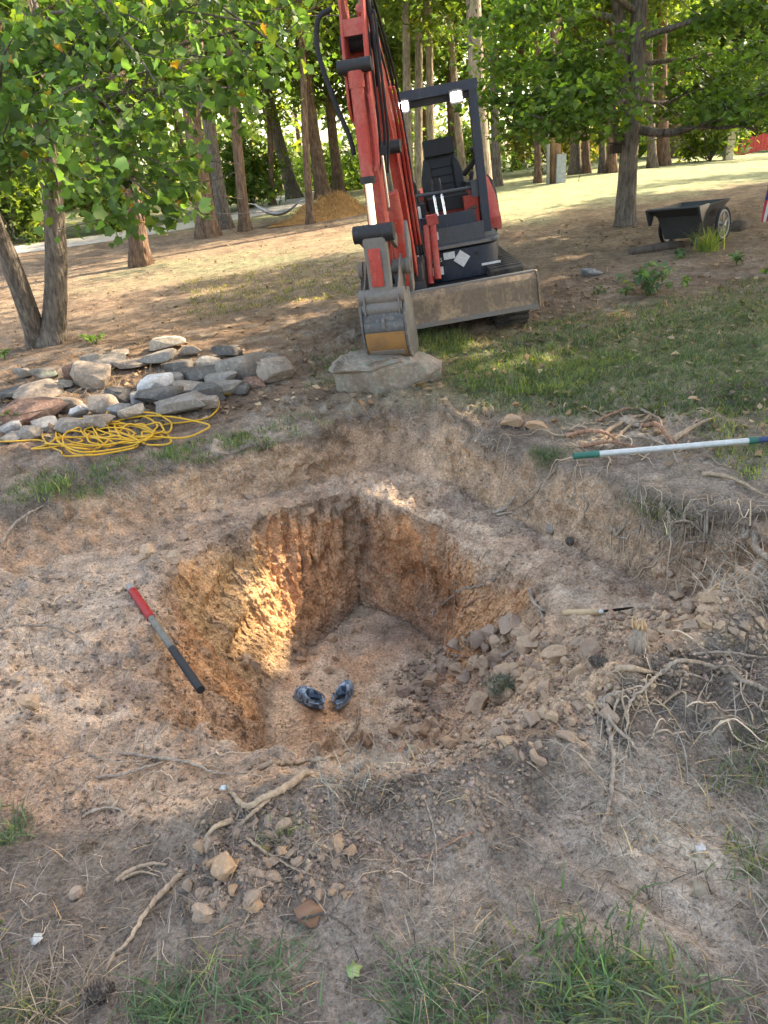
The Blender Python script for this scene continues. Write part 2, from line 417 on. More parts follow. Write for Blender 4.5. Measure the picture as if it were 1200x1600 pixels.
    C = mix(C, fc, floor)
    frontwall = wall * (a_deg < -20) * (a_deg > -150)
    C = mix(C, tan, frontwall * .7)
    # beyond the hole
    out = 1 - dig
    far = sstep(4.6, 6.0, y) * out
    C = mix(C, mix(np.tile(brown, (len(x), 1)), top, sstep(-0.1, 0.4, c2)), far)
    lit = sstep(8.5, 11, y + 1.2 * c1)  # where pine-straw ground colour takes over further back
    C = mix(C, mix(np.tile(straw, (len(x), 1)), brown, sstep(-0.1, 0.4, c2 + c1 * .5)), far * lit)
    gr_r = np.exp(-((x - 2.4) / 2.3) ** 4 - ((y - 5.9 + 0.0 * x) / 1.35) ** 4) * sstep(-0.55, 0.1, c1 + 0.6 * c2)
    C = mix(C, green * 1.1, gr_r * out * 0.75)
    C = mix(C, lawn * 0.85, np.exp(-((x + 2.6) / 2.6) ** 4 - ((y - 14.5) / 1.7) ** 4) * 0.75 * out * sstep(-.5, .2, c1))
    lw = sstep(14.5, 17.5, y - 0.35 * (x - 6) + 1.5 * c1) * sstep(-1.0, 1.5, x - 0.1 * (y - 16) + .5 * c1) * out
    C = mix(C, lawn * 1.12, lw * 0.95)
    fl = sstep(21, 25, y + c1) * out
    C = mix(C, mix(np.tile(lawn, (len(x), 1)), green, 0.5 + c1), fl * (1 - lw) * 0.85)
    C = np.clip(C, 0.02, 0.9)
    k = np.arange(NR - 1)[:, None] * NT; j = np.arange(NT)[None]; j2 = (j + 1) % NT
    F = np.stack([k + j, k + j2, k + NT + j2, k + NT + j], -1).reshape(-1, 4)
    F = np.concatenate([F, np.stack([np.full(NT, NR * NT), np.arange(NT), (np.arange(NT) + 1) % NT, (np.arange(NT) + 1) % NT], -1)[:, :3].repeat(1, 0)[:, [0, 1, 2, 2]]]) if False else F
    P[:NT] = P[:NT].mean(0)
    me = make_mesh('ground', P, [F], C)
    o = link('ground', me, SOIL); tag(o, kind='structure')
    return P, F
TP, TF = terrain()
BVH = BVHTree.FromPolygons(TP.tolist(), TF.tolist())

def gz(x, y):
    h = BVH.ray_cast(Vector((x, y, 6)), Vector((0, 0, -1)))
    return h[0].z if h[0] is not None else float(base_z(np.array(x), np.array(y)))
def gn(x, y):
    h = BVH.ray_cast(Vector((x, y, 6)), Vector((0, 0, -1)))
    return h[1] if h[0] is not None else Vector((0, 0, 1))
def ray(px, py): return FW + (px - 600) / FPX * RT - (py - 800) / FPX * UP
def spot(px, py):
    """where a sight line through the photo meets the ground"""
    h = BVH.ray_cast(Vector(CAM), Vector(ray(px, py)).normalized())
    return np.array(h[0]) if h[0] is not None else at(px, py, 60)
def at(px, py, Y):
    d = ray(px, py); return CAM + d * (Y / d[1])
# ------------------------------------------------------------------ trees and woods
def mat_bark(name, c1, c2, sc=1.0, bd=.025):
    m, n, b = new_mat(name)
    tc = n.nodes.new('ShaderNodeTexCoord'); mp = n.nodes.new('ShaderNodeMapping'); mp.inputs['Scale'].default_value = (1, 1, 0.22)
    n.links.new(tc.outputs['Object'], mp.inputs[0])
    t = tex(n, 26 * sc, 5, 0.7, vec=mp.outputs[0]); v = tex(n, 38 * sc, kind='vor', vec=mp.outputs[0]); t2 = tex(n, 2.0, 3, 0.6)
    c = mixrgb(n, ramp(n, t, [(0.35, 0.0), (0.66, 1.0)]), c1, c2)
    c = mixrgb(n, 1.0, c, ramp(n, v, [(0.05, 0.55), (0.35, 1.0)]), 'MULTIPLY')
    c = mixrgb(n, 1.0, c, ramp(n, t2, [(0.3, 0.75), (0.7, 1.25)]), 'MULTIPLY')
    n.links.new(c, b.inputs['Base Color']); b.inputs['Roughness'].default_value = 0.92; b.inputs['Specular IOR Level'].default_value = 0.15
    bump(n, b, [(t, 1.0), (v, 0.8)], dist=bd, strength=0.9)
    return m
BARK_G = mat_bark('bark_grey', (.085, .068, .055), (.24, .20, .165), 1.0)
BARK_P = mat_bark('bark_pine', (.075, .05, .038), (.26, .165, .115), 0.7)
BARK_R = mat_bark('bark_red', (.10, .065, .047), (.27, .18, .125), 0.8)
BARK_L = mat_bark('bark_light', (.20, .16, .125), (.42, .34, .26), 0.8)
LEAF = mat_leaf('leaf_green', (1.16, 1.12, 1.5), 0.52)

LEAF_T = {
 'oval': (np.array([(0, 0, 0), (-.32, .45, .06), (0, 1, -.05), (.32, .45, .06)]), [np.array([(0, 3, 2, 1)])]),
 'pair': (np.array([(0, 0, 0), (-.30, .40, .06), (0, .95, -.05), (.30, .40, .06), (.1, .1, 0), (.35, .75, .1), (.85, 1.0, 0), (.72, .45, .1),
                    (-.1, .1, 0), (-.35, .7, .12), (-.9, .85, 0), (-.68, .35, .1)]), [np.array([(0, 3, 2, 1), (4, 7, 6, 5), (8, 9, 10, 11)])]),
 'lobed': (np.array([(0, 0, 0), (.22, -.03, .02), (.47, .10, .06), (.40, .30, .03), (.53, .56, .08), (.25, .68, .0), (0, .96, -.08),
                     (-.25, .68, .0), (-.53, .56, .08), (-.40, .30, .03), (-.47, .10, .06), (-.22, -.03, .02)]),
           [np.array([(0, 1, 2, 3, 4, 5, 6)]), np.array([(0, 6, 7, 8, 9, 10, 11)])]),
}
def leaf_cloud(P, size, shape, cols, droop=0.3, flat=0.5, seed=0):
    """one leaf per point; returns V, F, C"""
    r = np.random.default_rng(seed)
    n = len(P); T, Fs = LEAF_T[shape]; m = len(T)
    nz = r.normal(size=(n, 3)); nz[:, 2] = np.abs(nz[:, 2]) + flat; nz /= np.linalg.norm(nz, axis=1)[:, None]
    d = r.normal(size=(n, 3)); d[:, 2] -= droop; d -= nz * (d * nz).sum(1)[:, None]; d /= np.linalg.norm(d, axis=1)[:, None]
    e = np.cross(d, nz)
    sz = size * r.uniform(.5, 1.3, n); curl = r.normal(1.2, 1.5, n)[:, None, None]
    V = P[:, None] + sz[:, None, None] * (T[None, :, :1] * e[:, None] + T[None, :, 1:2] * d[:, None] + T[None, :, 2:] * curl * nz[:, None])
    F = [np.concatenate([f[k][None] + (np.arange(n) * m)[:, None] for k in range(len(f))]) for f in Fs]
    return V.reshape(-1, 3), F, np.repeat(cols, m, axis=0)

def leaf_cols(n, base, r, yellow=0.1, var=0.25, orange=0.0):
    c = np.tile(np.array(base, float), (n, 1)) * np.exp(r.normal(0, var, n))[:, None]
    y = r.random(n) < yellow; c[y] = c[y] * np.array([2.0, 1.5, 0.9])
    if orange:
        o = r.random(n) < orange; c[o] = np.array([.40, .20, .03]) * np.exp(r.normal(0, .25, o.sum()))[:, None]
    return np.clip(c, .01, .8)

SPOTS = []      # (point, radius): places on the ground where the sun comes through a gap in the crowns
def lit_keep(P):
    """thin the leaves softly along the sun's way to each lit place"""
    r = np.random.default_rng(len(P)); k = np.ones(len(P), bool)
    for q, rr in SPOTS:
        v = P - q; t = v @ SUNV
        d = np.linalg.norm(v - t[:, None] * SUNV, axis=1)
        k &= ~((r.random(len(P)) < 1.02 * np.exp(-(d / (rr * 1.25)) ** 4)) & (t > 0.3))
    return k
def pix(P):
    v = P - CAM; z = np.maximum(v @ FW, .1); return 600 + FPX * (v @ RT) / z, 800 - FPX * (v @ UP) / z

def cluster_pts(centres, radii, n, r, flat=0.6):
    i = r.integers(0, len(centres), n)
    g = r.normal(size=(n, 3)) * np.array([1, 1, flat]) * 0.6
    return centres[i] + g * np.asarray(radii)[i][:, None]

def trunk_mb(path, r0, r1, flare=1.5, sides=14, seg=26, mb=None, kn=0.05):
    mb = mb or MB()
    p = catmull(path, seg); t = np.linspace(0, 1, seg)
    rr = r0 + (r1 - r0) * t
    h = np.linalg.norm(p - p[0], axis=1)
    rr = rr * (1 + (flare - 1) * np.exp(-h / (r0 * 1.3)))
    p = p.copy(); p[0] -= (p[1] - p[0]) * 0.4
    V, F = tube(p, rr, sides)
    ax = np.repeat(p, sides, axis=0); d = V - ax
    k = 1 + kn * fbm(V * np.array([1, 1, .5]), 3.0 / max(r0, .06) * .25, 3, 5) * 2
    fl = np.exp(-np.repeat(h, sides) / (r0 * 1.0)) * (flare > 1)
    ang = np.arctan2(d[:, 1], d[:, 0]); k = k + fl * 0.22 * np.sin(ang * 5 + p[0][0] * 7)
    mb.add(ax + d * k[:, None], F)
    return mb

def limb(a, b, sag, r0, r1, mb, r, twigs=0, ends=None):
    """branch with twigs; collects twig ends into ends"""
    a, b = np.array(a, float), np.array(b, float); L = np.linalg.norm(b - a)
    pts = [a]
    for t in (0.3, 0.55, 0.8):
        pts.append(a + (b - a) * t + np.array([0, 0, sag * math.sin(t * math.pi) * L]) + r.normal(size=3) * L * 0.035)
    pts.append(b)
    p = catmull(pts, 12); mb.add(*tube(p, np.linspace(r0, r1, 12), 6))
    if ends is not None: ends += [p[-1], p[9], p[7]]
    for k in range(twigs):
        i = r.integers(3, 11); d = r.normal(size=3); d[2] *= .5; d += (b - a) / L * .6; d[2] = max(d[2], -.25); d /= np.linalg.norm(d)
        l = L * r.uniform(.18, .4); e = p[i] + d * l
        q = catmull([p[i], p[i] + d * l * .5 + r.normal(size=3) * l * .08, e], 5)
        mb.add(*tube(q, np.linspace(max(r1, .006), .003, 5), 4))
        if ends is not None: ends += [e, q[2]]
    return p

def tree(name, label, path, r0, r1, bark, crown=None, group=None, flare=1.5, leaf=(.07, .115, .022), nleaf=3000, lsize=.16, shape='pair',
         nclus=60, crad=.55, limbs=10, yellow=.06, seed=1, orange=0, cflat=.6, extra_ends=None):
    """crown = (cx, cy, cz, rx, ry, rz)"""
    r = np.random.default_rng(seed)
    root = empty(name, tuple(path[0])); off = np.array(path[0], float)
    pth = np.array(path, float) - off
    mb = trunk_mb(pth, r0, r1, flare)
    p = catmull(pth, 26); ends = list(extra_ends or [])
    if crown is not None:
        c = np.array(crown[:3]) - off; R = np.array(crown[3:])
        u = r.normal(size=(nclus, 3)); u /= np.linalg.norm(u, axis=1)[:, None]
        u *= (r.random(nclus) ** .45)[:, None]
        cen = c + u * R
        for k in range(limbs):
            e = cen[k]
            zz = p[:, 2]; i = int(np.argmin(np.abs(zz - (e[2] - .35 * np.linalg.norm(e[:2] - c[:2])))))
            limb(p[i], e, .04, max(.012, (r0 + (r1 - r0) * i / 25) * .38), .008, mb, r, 3)
        P = cluster_pts(cen, np.full(nclus, crad), nleaf, r, cflat)
        P = P[lit_keep(P + off)]
        V, F, C = leaf_cloud(P, lsize, shape, leaf_cols(len(P), leaf, r, yellow, orange=orange), seed=seed)
        cm = MB().add(V, F, C)
        cm.build('crown', LEAF, root, smooth=False, color=True)
    mb.build('trunk', bark, root)
    tag(root, label, 'tree', group)
    return root

def G(x, y, dz=-.03): return np.array([x, y, gz(x, y) + dz])

for px, py, rr in [(425, 950, .36), (455, 1000, .22), (475, 900, .2), (390, 1000, .22), (540, 850, .12), (600, 830, .1), (640, 772, .11), (690, 795, .09), (85, 930, .17), (120, 925, .12), (985, 685, .30), (1060, 665, .26), (930, 705, .16), (1120, 650, .22),
                   (735, 580, .28), (800, 565, .22), (20, 1040, .13), (700, 630, .1), (545, 600, .12), (430, 590, .20), (260, 545, .15), (60, 640, .16),
                   (330, 420, .8), (430, 405, .9), (500, 380, .9), (250, 440, .5), (330, 455, .25), (480, 470, .2), 
                   (830, 322, .8), (900, 305, .9), (780, 322, .7), (1130, 290, .9), (1080, 290, .8), (1000, 400, .22), (900, 400, .3), (850, 375, .3), (1120, 420, .2), (850, 440, .2),
                   (960, 500, .18), (1050, 560, .15), (880, 560, .16)]:
    SPOTS.append((spot(px, py), rr))

SPOTS.append((np.array([1.0, 6.7, .5]), .30)); SPOTS.append((np.array([1.3, 6.7, .5]), .22)); SPOTS.append((np.array([.25, 6.0, 1.6]), .12))
FG = 'trees of the wood behind the clearing'
# left double-stemmed tree with big drooping leaves
def front_tree():
    r = np.random.default_rng(31)
    b = G(-3.78, 9.12, -.05); root = empty('sweetgum_tree', tuple(b)); off = b
    P1 = [b, at(88, 440, 9.15), at(84, 330, 9.2), at(70, 220, 9.25), at(52, 90, 9.3), at(20, -120, 9.4), at(-10, -420, 9.5)]
    P2 = [b + np.array([-.16, .05, 0]), at(42, 480, 9.0), at(12, 400, 8.9), at(-20, 320, 8.8), at(-60, 180, 8.8), at(-90, -60, 8.9)]
    m = trunk_mb(np.array(P1) - off, .135, .07, 1.45, 18, 40); m.build('trunk', BARK_G, root)
    m = trunk_mb(np.array(P2) - off, .12, .07, 1.3, 16, 30); m.build('trunk', BARK_G, root)
    mb = MB(); ends = []; rad_ = []
    # boughs sweeping out over the stone pile, from the stems to where the leaves hang
    tgt = [(60, 60, 8.3), (150, 110, 7.6), (250, 50, 7.4), (330, 90, 7.4), (420, 40, 7.5), (460, 90, 7.8), (120, 190, 7.3), (200, 240, 7.2), (270, 170, 7.2),
           (380, 140, 7.6), (250, 310, 7.0), (190, 330, 7.1), (290, 280, 7.1), (20, 170, 7.6), (40, 250, 8.2), (20, 60, 7.9), (160, 20, 7.9), (340, 10, 8.0), (440, 10, 8.3), (90, 290, 8.0),
           (225, 345, 7.0), (275, 340, 7.05), (170, 290, 7.2), (400, 100, 7.8), (330, 170, 7.6), (100, 60, 8.0)]
    for k, (px, py, Y) in enumerate(tgt):
        e = at(px, py, Y) - off
        s = np.array(P1[3 + (k % 3)]) - off if px > 40 else np.array(P2[3]) - off
        e2 = []
        limb(s, e, .05, .028, .006, mb, r, 5, e2)
        for q in e2[:1] + e2[3:]: ends.append(q); rad_.append(.22)
        ends.append(e); rad_.append(.26)
    mb.build('branch', BARK_G, root)
    ends = np.array(ends); pts = cluster_pts(ends, np.array(rad_), 3500, r, .8)
    # upper crown above the picture
    cc = at(180, -260, 8.6) - off
    u = r.normal(size=(60, 3)); cen = cc + u * np.array([1.5, 1.3, .9])
    pts = np.vstack([pts, cluster_pts(cen, np.full(60, .5), 1500, r, .7)])
    gx, gy = pix(pts + off); pts = pts[~((gy > 388) | ((gx > 325) & (gy > 215)) | (gx > 500))]      # the boughs end here
    pts = pts[lit_keep(pts + off)]
    V, F, C = leaf_cloud(pts, .098, 'lobed', leaf_cols(len(pts), (.088, .155, .034), r, .10, .38, .014), droop=.9, flat=.15, seed=5)
    MB().add(V, F, C).build('crown', LEAF, root, smooth=False, color=True)
    tag(root, 'double-stemmed tree with drooping lobed leaves beside the stone pile', 'tree')
front_tree()

# right garden tree beside the cart
def garden_tree():
    r = np.random.default_rng(32)
    b = G(3.98, 12.47, -.05); root = empty('maple_tree', tuple(b)); off = b; Y = 12.47
    A = lambda px, py, dy=0: at(px, py, Y + dy) - off
    P1 = [b - off, A(979, 300), A(984, 220), A(993, 130), A(997, 40), A(1002, -80), A(1005, -260)]
    P2 = [A(985, 190), A(973, 120), A(972, 60), A(964, 0), A(950, -120), A(940, -240)]
    trunk_mb(np.array(P1), .15, .10, 1.25, 18, 40).build('trunk', BARK_G, root)
    trunk_mb(np.array(P2), .10, .06, 1.0, 12, 24).build('trunk', BARK_G, root)
    ends = []
    for pts, r0 in [([A(966, 228), A(955, 170, -.1), A(935, 125, -.4), A(900, 100, -.8), A(840, 92, -1.2)], .06), ([A(1000, 203), A(1045, 208, -.2), A(1090, 195, -.4), A(1150, 165, -.6), A(1230, 130, -.8)], .07),
                    ([A(972, 60), A(920, 75, .3), A(860, 100, .6), A(780, 110, 1.0)], .05), ([A(998, 60), A(1060, 40, -.4), A(1130, 20, -.9), A(1220, 10, -1.4)], .05),
                    ([A(985, 150), A(930, 180, -.8), A(880, 190, -1.4), A(830, 180, -1.8)], .035), ([A(990, 150), A(1040, 160, .6), A(1100, 130, 1.2)], .04),
                    ([A(996, 20), A(930, -20, -.6), A(850, 0, -1.2), A(770, 30, -1.5)], .05), ([A(1000, -60), A(1080, -120, 0), A(1180, -140, .4)], .05), ([A(970, 30), A(900, 20, 1.0), A(820, 40, 1.8), A(760, 70, 2.2)], .045),
                    ([A(940, 130, -.3), A(880, 150, -.8), A(800, 160, -1.0)], .03), ([A(1090, 195, -.4), A(1130, 200, -.9), A(1190, 190, -1.3)], .03), ([A(1000, 100), A(1080, 90, .8), A(1180, 70, 1.6)], .04)]:
        p = catmull(pts, 16); mb = MB(); mb.add(*tube(p, np.linspace(r0, .01, 16), 8))
        for k in range(9):
            i = r.integers(5, 16); d = r.normal(size=3) * np.array([1, 1, .35]); d /= np.linalg.norm(d); l = r.uniform(.4, 1.0)
            e = p[i] + d * l; mb.add(*tube(catmull([p[i], p[i] + d * l * .5 + r.normal(size=3) * .05, e], 5), np.linspace(.012, .004, 5), 4)); ends += [e, p[i] + d * l * .5]
        ends += [p[-1], p[12], p[10]]
        mb.build('branch', BARK_G, root)
    ends = np.array(ends)
    pts = cluster_pts(ends, np.full(len(ends), .42), 15000, r, .34)
    u = r.normal(size=(90, 3)); cen = (at(985, -380, Y) - off) + u * np.array([2.5, 2.5, 1.4])  # unseen upper crown, broadened to shade the ground at left
    pts = np.vstack([pts, cluster_pts(cen, np.full(90, .6), 12000, r, .6)])
    u = r.normal(size=(70, 3)); cen = np.array([.2, 1.9, 6.0]) + u * np.array([2.4, 1.5, 1.0])  # unseen leaf mass added behind, to shade the ground left of the excavator
    pts = np.vstack([pts, cluster_pts(cen, np.full(70, .6), 9000, r, .6)])
    pts = pts[~((np.abs(pts[:, 0] - .0 - pts[:, 2] * .02) < .42) & (pts[:, 1] < .25) & (pts[:, 2] < 3.6))]
    gx, gy = pix(pts + off); pts = pts[~(gy > 222 - 30 * (gx > 1010))]      # lowest boughs
    pts = pts[lit_keep(pts + off)]
    V, F, C = leaf_cloud(pts, .088, 'lobed', leaf_cols(len(pts), (.09, .155, .028), r, .1, .32), flat=.7, seed=6)
    MB().add(V, F, C).build('crown', LEAF, root, smooth=False, color=True)
    tag(root, 'forked garden tree with dark trunk beside the black cart', 'tree')
    return root
garden_tree()

def wood_tree(name, label, px, py, r0, bark, top, h=11, cr=(2.2, 2.2, 3.2), cz=6.8, seed=1, n=3500, lsize=.15, leaf=(.13, .18, .034), Y=None, **kw):
    """trunk base seen at (px,py), leaning through the photo point top"""
    b = spot(px, py) if Y is None else at(px, py, Y)
    b = G(b[0], b[1], -.05)
    q = at(top[0], top[1], b[1]); d = (q - b) / max(.5, (q - b)[2])
    p = [b, b + d * h * .2, b + d * h * .45 + np.array([.05, 0, 0]), b + d * h * .75, b + d * h]
    c = b + d * cz
    return tree(name, label, p, r0, r0 * .35, bark, (c[0], c[1], c[2], *cr), FG, nleaf=n, lsize=lsize, leaf=leaf, seed=seed, **kw)

wood_tree('pine_tree', 'dark pine trunk close behind the drooping sweetgum leaves', 220, 415, .18, BARK_P, (182, 110), seed=41, cz=8, h=13, n=2600)
wood_tree('oak_tree', 'thickest leaning reddish trunk in the left clump', 325, 371, .24, BARK_R, (298, 170), seed=42, cz=8.5, h=13)
wood_tree('oak_tree', 'tall leaning trunk just behind the thickest left trunk', 352, 358, .18, BARK_G, (313, 110), seed=43, cz=8.5, h=13)
wood_tree('pine_tree', 'slim straight reddish trunk standing alone left of the hammock', 383, 361, .14, BARK_R, (366, 170), seed=44, cz=7.5, h=11, n=2600)
wood_tree('young_tree', 'thin dark pole-like trunk before the straw heap', 485, 350, .095, BARK_P, (470, 100), seed=45, cz=6, h=9, n=1800, cr=(1.4, 1.4, 2))
wood_tree('oak_tree', 'dark trunk leaning left beyond the straw heap', 506, 312, .26, BARK_P, (484, 170), seed=46, cz=7)
wood_tree('oak_tree', 'dark trunk leaning left behind the hammock', 460, 311, .28, BARK_G, (428, 190), seed=47, cz=7)
wood_tree('young_tree', 'thin dark trunk between the hammock and the straw heap', 426, 322, .12, BARK_P, (420, 180), seed=48, cz=6, h=9, n=1800)
wood_tree('pine_tree', 'tall thick pale trunk right behind the excavator canopy', 757, 312, .21, BARK_L, (738, 0), seed=49, cz=10, h=15)
for k, (px, tx, lab) in enumerate([(640, 632, 'leftmost of the pale slim trunks behind the excavator seat'), (655, 652, 'second of the pale slim trunks behind the excavator seat'), (676, 668, 'third of the pale slim trunks behind the excavator seat'), (725, 702, 'pale slim trunk just right of the excavator seat')]):
    wood_tree('young_tree', lab, px, 300, .15, BARK_L, (tx, 60), seed=50 + k, cz=6.5, h=10, n=2000, Y=25 + 1.3 * k, cr=(1.6, 1.6, 2.6))
for k, (px, py, w, lab) in enumerate([(777, 291, .14, 'dark flared trunk on the lawn edge right of the excavator'), (841, 286, .10, 'dark slim trunk left of the utility pole'), (899, 272, .17, 'thick dark trunk right of the utility pole'),
                                      (917, 271, .12, 'dark trunk second to the right of the utility pole'), (942, 270, .11, 'slim dark trunk left of the garden tree stem'), (956, 270, .15, 'dark trunk partly hidden by the garden tree stem'),
                                      (1020, 262, .14, 'left one of two dark trunks right of the garden tree'), (1037, 259, .19, 'right one of two dark trunks right of the garden tree')]):
    wood_tree('oak_tree', lab, px, py, w, BARK_P if k % 2 else BARK_G, (px - 6 + 3 * (k % 3), 120), seed=60 + k, cz=6.5, h=11, n=3000, cr=(2.3, 2.3, 3.0), leaf=(.13, .18, .036))
for k, (x, y, w, lab) in enumerate([(-9.5, 24, .22, 'trunk at the picture edge beyond the gravel road'), (-12, 29, .25, 'dark trunk far beyond the gravel road at the edge'), (-7.2, 27, .16, 'slim trunk beyond the road behind the sweetgum stem'), (-5.5, 29.5, .2, 'dark trunk beyond the road seen left of the pine'),
                                    (-1.0, 33, .22, 'dim trunk in the wood just left of the excavator arm'), (1.2, 36, .25, 'dim trunk in the wood behind the excavator arm'), (3.6, 33, .2, 'dim trunk in the wood behind the operator seat'), (6.5, 35, .24, 'dim trunk far behind the utility pole'),
                                    (12.2, 33, .25, 'far trunk on the hill between garden tree and red fence'), (17.5, 38, .3, 'far trunk on the hill behind the red fence'), (14.5, 40, .25, 'far trunk on the hilltop left of the red fence')]):
    tree('oak_tree', lab, [G(x, y), G(x - .1, y, 3), G(x + .1, y, 6), G(x, y, 11)], w, w * .4, BARK_P, (x, y, gz(x, y) + 6.2, 2.8, 2.6, 3.6), FG, nleaf=3400, lsize=.24, seed=80 + k, leaf=(.14, .19, .04), crad=.7, nclus=50)

# trees to the right of the picture, whose shade lies over the hole
for k, (x, y, h, R, lab) in enumerate([(8.6, 7.0, 10, 3.4, 'broad shade tree standing right of the garden cart, out of view'), (7.6, 2.4, 9, 3.2, 'broad shade tree right of the spoil heap, out of view'), (12.5, 11.2, 11, 3.4, 'tall shade tree on the slope right of the cart, out of view'),
                                       (9.2, -1.6, 10, 3.2, 'broad shade tree behind the photographer, out of view'), (14.2, 16.6, 11, 3.0, 'tall shade tree far up the slope, out of view'), (17.5, 20.5, 11, 2.8, 'tallest shade tree at the top of the slope, out of view')]):
    if not h: continue
    b = G(x, y)
    tree('shade_tree', lab, [b, b + [.1, 0, h * .3], b + [-.1, .1, h * .6], b + [0, 0, h]], .26, .1, BARK_G, (x, y, b[2] + h * .68, R, R, h * .33), 'shade trees out of view', nleaf=9000, lsize=.24, shape='pair', nclus=130, crad=.75, limbs=22, seed=100 + k)

# bushes
def bush(name, label, x, y, R, h, n, ls, leaf, seed, cat='bush', yellow=.15, shape='pair'):
    r = np.random.default_rng(seed); b = G(x, y); root = empty(name, tuple(b)); mb = MB()
    u = r.normal(size=(26, 3)); u /= np.linalg.norm(u, axis=1)[:, None]; u *= (r.random(26) ** .4)[:, None]
    cen = u * np.array([R, R, h * .5]) + np.array([0, 0, h * .52])
    for k in range(12): limb((0, 0, 0), cen[k], .05, .02, .005, mb, r, 2)
    mb.build('stem', BARK_G, root)
    P = cluster_pts(cen, np.full(26, R * .33), n, r, .8); P[:, 2] = np.abs(P[:, 2]); P = P[lit_keep(P + b)]
    V, F, C = leaf_cloud(P, ls, shape, leaf_cols(len(P), leaf, r, yellow), seed=seed)
    MB().add(V, F, C).build('foliage', LEAF, root, smooth=False, color=True)
    return tag(root, label, cat)
bush('bush', 'bright green bush beyond the gravel road at the left edge', -10.2, 23.5, 1.5, 2.6, 2600, .15, (.11, .17, .03), 201)
bush('bush', 'bright green bush beyond the road behind the sweetgum stems', -8.0, 25.5, 1.2, 1.9, 1800, .15, (.11, .17, .03), 202)
bush('bush', 'small shrub beyond the road right of the thick left trunks', -4.3, 31, 1.5, 2.2, 1800, .17, (.10, .16, .03), 203)
bush('bush', 'light green bush on the lawn left of the cream post', 11.2, 27.0, 1.2, 2.6, 2400, .15, (.10, .15, .03), 204)
bush('bush', 'pale bush on the hill behind the red fence', 18.5, 34, 2.4, 3.4, 2600, .2, (.12, .17, .04), 205)
bush('bush', 'brushy thicket with yellow leaves behind the utility pole', 6.6, 29, 1.8, 2.4, 1800, .15, (.15, .15, .03), 206)
bush('bush', 'low green scrub in the far field behind the excavator', 4.6, 34, 2.0, 1.6, 1500, .17, (.12, .19, .04), 207)
bush('bush', 'low scrub in the field left of the excavator arm', -1.6, 37, 2.4, 1.7, 1500, .18, (.12, .19, .04), 208)
bush('bush', 'dark shrub on the hill right of the two dark trunks', 14.0, 35, 2.0, 3.2, 2200, .19, (.08, .13, .03), 209)

# far-off wood, one mass
def woodland():
    r = np.random.default_rng(77); cen = []; mb = MB()
    for k in range(150):
        ang = rad(r.uniform(-52, 52)); d = r.uniform(40, 68)
        x, y = d * math.sin(ang), d * math.cos(ang); z = float(base_z(np.array(x), np.array(y)))
        hh = r.uniform(9, 15)
        mb.add(*tube([(x, y, z - .3), (x + r.normal(0, .3), y, z + hh * .5), (x, y, z + hh)], [.22, .16, .06], 6))
        for j in range(14):
            cen.append((x + r.normal(0, 1.7), y + r.normal(0, 1.7), z + hh * r.uniform(.0, 1.0) ** 1.3))
    cen = np.array(cen)
    P = cluster_pts(cen, np.full(len(cen), 1.0), 46000, r, .7); P[:, 2] = np.maximum(P[:, 2], base_z(P[:, 0], P[:, 1]))
    V, F, C = leaf_cloud(P, .42, 'pair', leaf_cols(len(P), (.16, .22, .06), r, .15), seed=9)
    o = MB().add(V, F, C).build('far_woods', LEAF, None, smooth=False, color=True); tag(o, 'sunlit green far woods behind the clearing', 'woods', kind='stuff')
    o2 = mb.build('far_trunks', BARK_P); tag(o2, 'dim trunks of the far woods behind the clearing', 'trunks', kind='stuff')
woodland()
# ------------------------------------------------------------------ solid helpers
def bm_obj(name, bm, mat, parent=None, bevel=0.0, seg=2, smooth=True, limit=0.5):
    if bevel:
        es = [e for e in bm.edges if len(e.link_faces) == 2 and e.calc_face_angle(0) > limit]
        bmesh.ops.bevel(bm, geom=es, offset=bevel, segments=seg, profile=0.6, affect='EDGES', clamp_overlap=True)
    me = bpy.data.meshes.new(name); bm.normal_update(); bm.to_mesh(me); bm.free()
    if smooth:
        me.polygons.foreach_set('use_smooth', np.ones(len(me.polygons), bool))
        me.set_sharp_from_angle(angle=rad(32))
    return link(name, me, mat, parent)

def bm_hull(bm, pts8):
    v = [bm.verts.new(p) for p in pts8]
    for f in ((0, 3, 2, 1), (4, 5, 6, 7), (0, 1, 5, 4), (1, 2, 6, 5), (2, 3, 7, 6), (3, 0, 4, 7)): bm.faces.new([v[i] for i in f])

def bm_box(bm, x0, x1, y0, y1, z0, z1, M=None):
    P = [(x0, y0, z0), (x1, y0, z0), (x1, y1, z0), (x0, y1, z0), (x0, y0, z1), (x1, y0, z1), (x1, y1, z1), (x0, y1, z1)]
    if M is not None: P = [tuple(M @ Vector(p)) for p in P]
    bm_hull(bm, P)

def box(name, mat, parent, x0, x1, y0, y1, z0, z1, bevel=.008, M=None, seg=2):
    bm = bmesh.new(); bm_box(bm, x0, x1, y0, y1, z0, z1, M); return bm_obj(name, bm, mat, parent, bevel, seg)

def bm_prism(bm, pts, f0, f1):
    """outline pts (a,b); f0/f1 map (a,b)->3D for the two faces"""
    A = [bm.verts.new(f0(*p)) for p in pts]; B = [bm.verts.new(f1(*p)) for p in pts]; n = len(pts)
    bm.faces.new(A[::-1]); bm.faces.new(B)
    for i in range(n): bm.faces.new((A[i], A[(i + 1) % n], B[(i + 1) % n], B[i]))
    bmesh.ops.recalc_face_normals(bm, faces=bm.faces)

def rod(name, mat, parent, a, b, r, sides=16, r2=None, bevel=0):
    V, F = tube([a, np.array(a) * .5 + np.array(b) * .5, b], [r, (r + (r2 or r)) / 2, r2 or r], sides)
    o = MB().add(V, F).build(name, mat, parent); o.data.set_sharp_from_angle(angle=rad(40)); return o

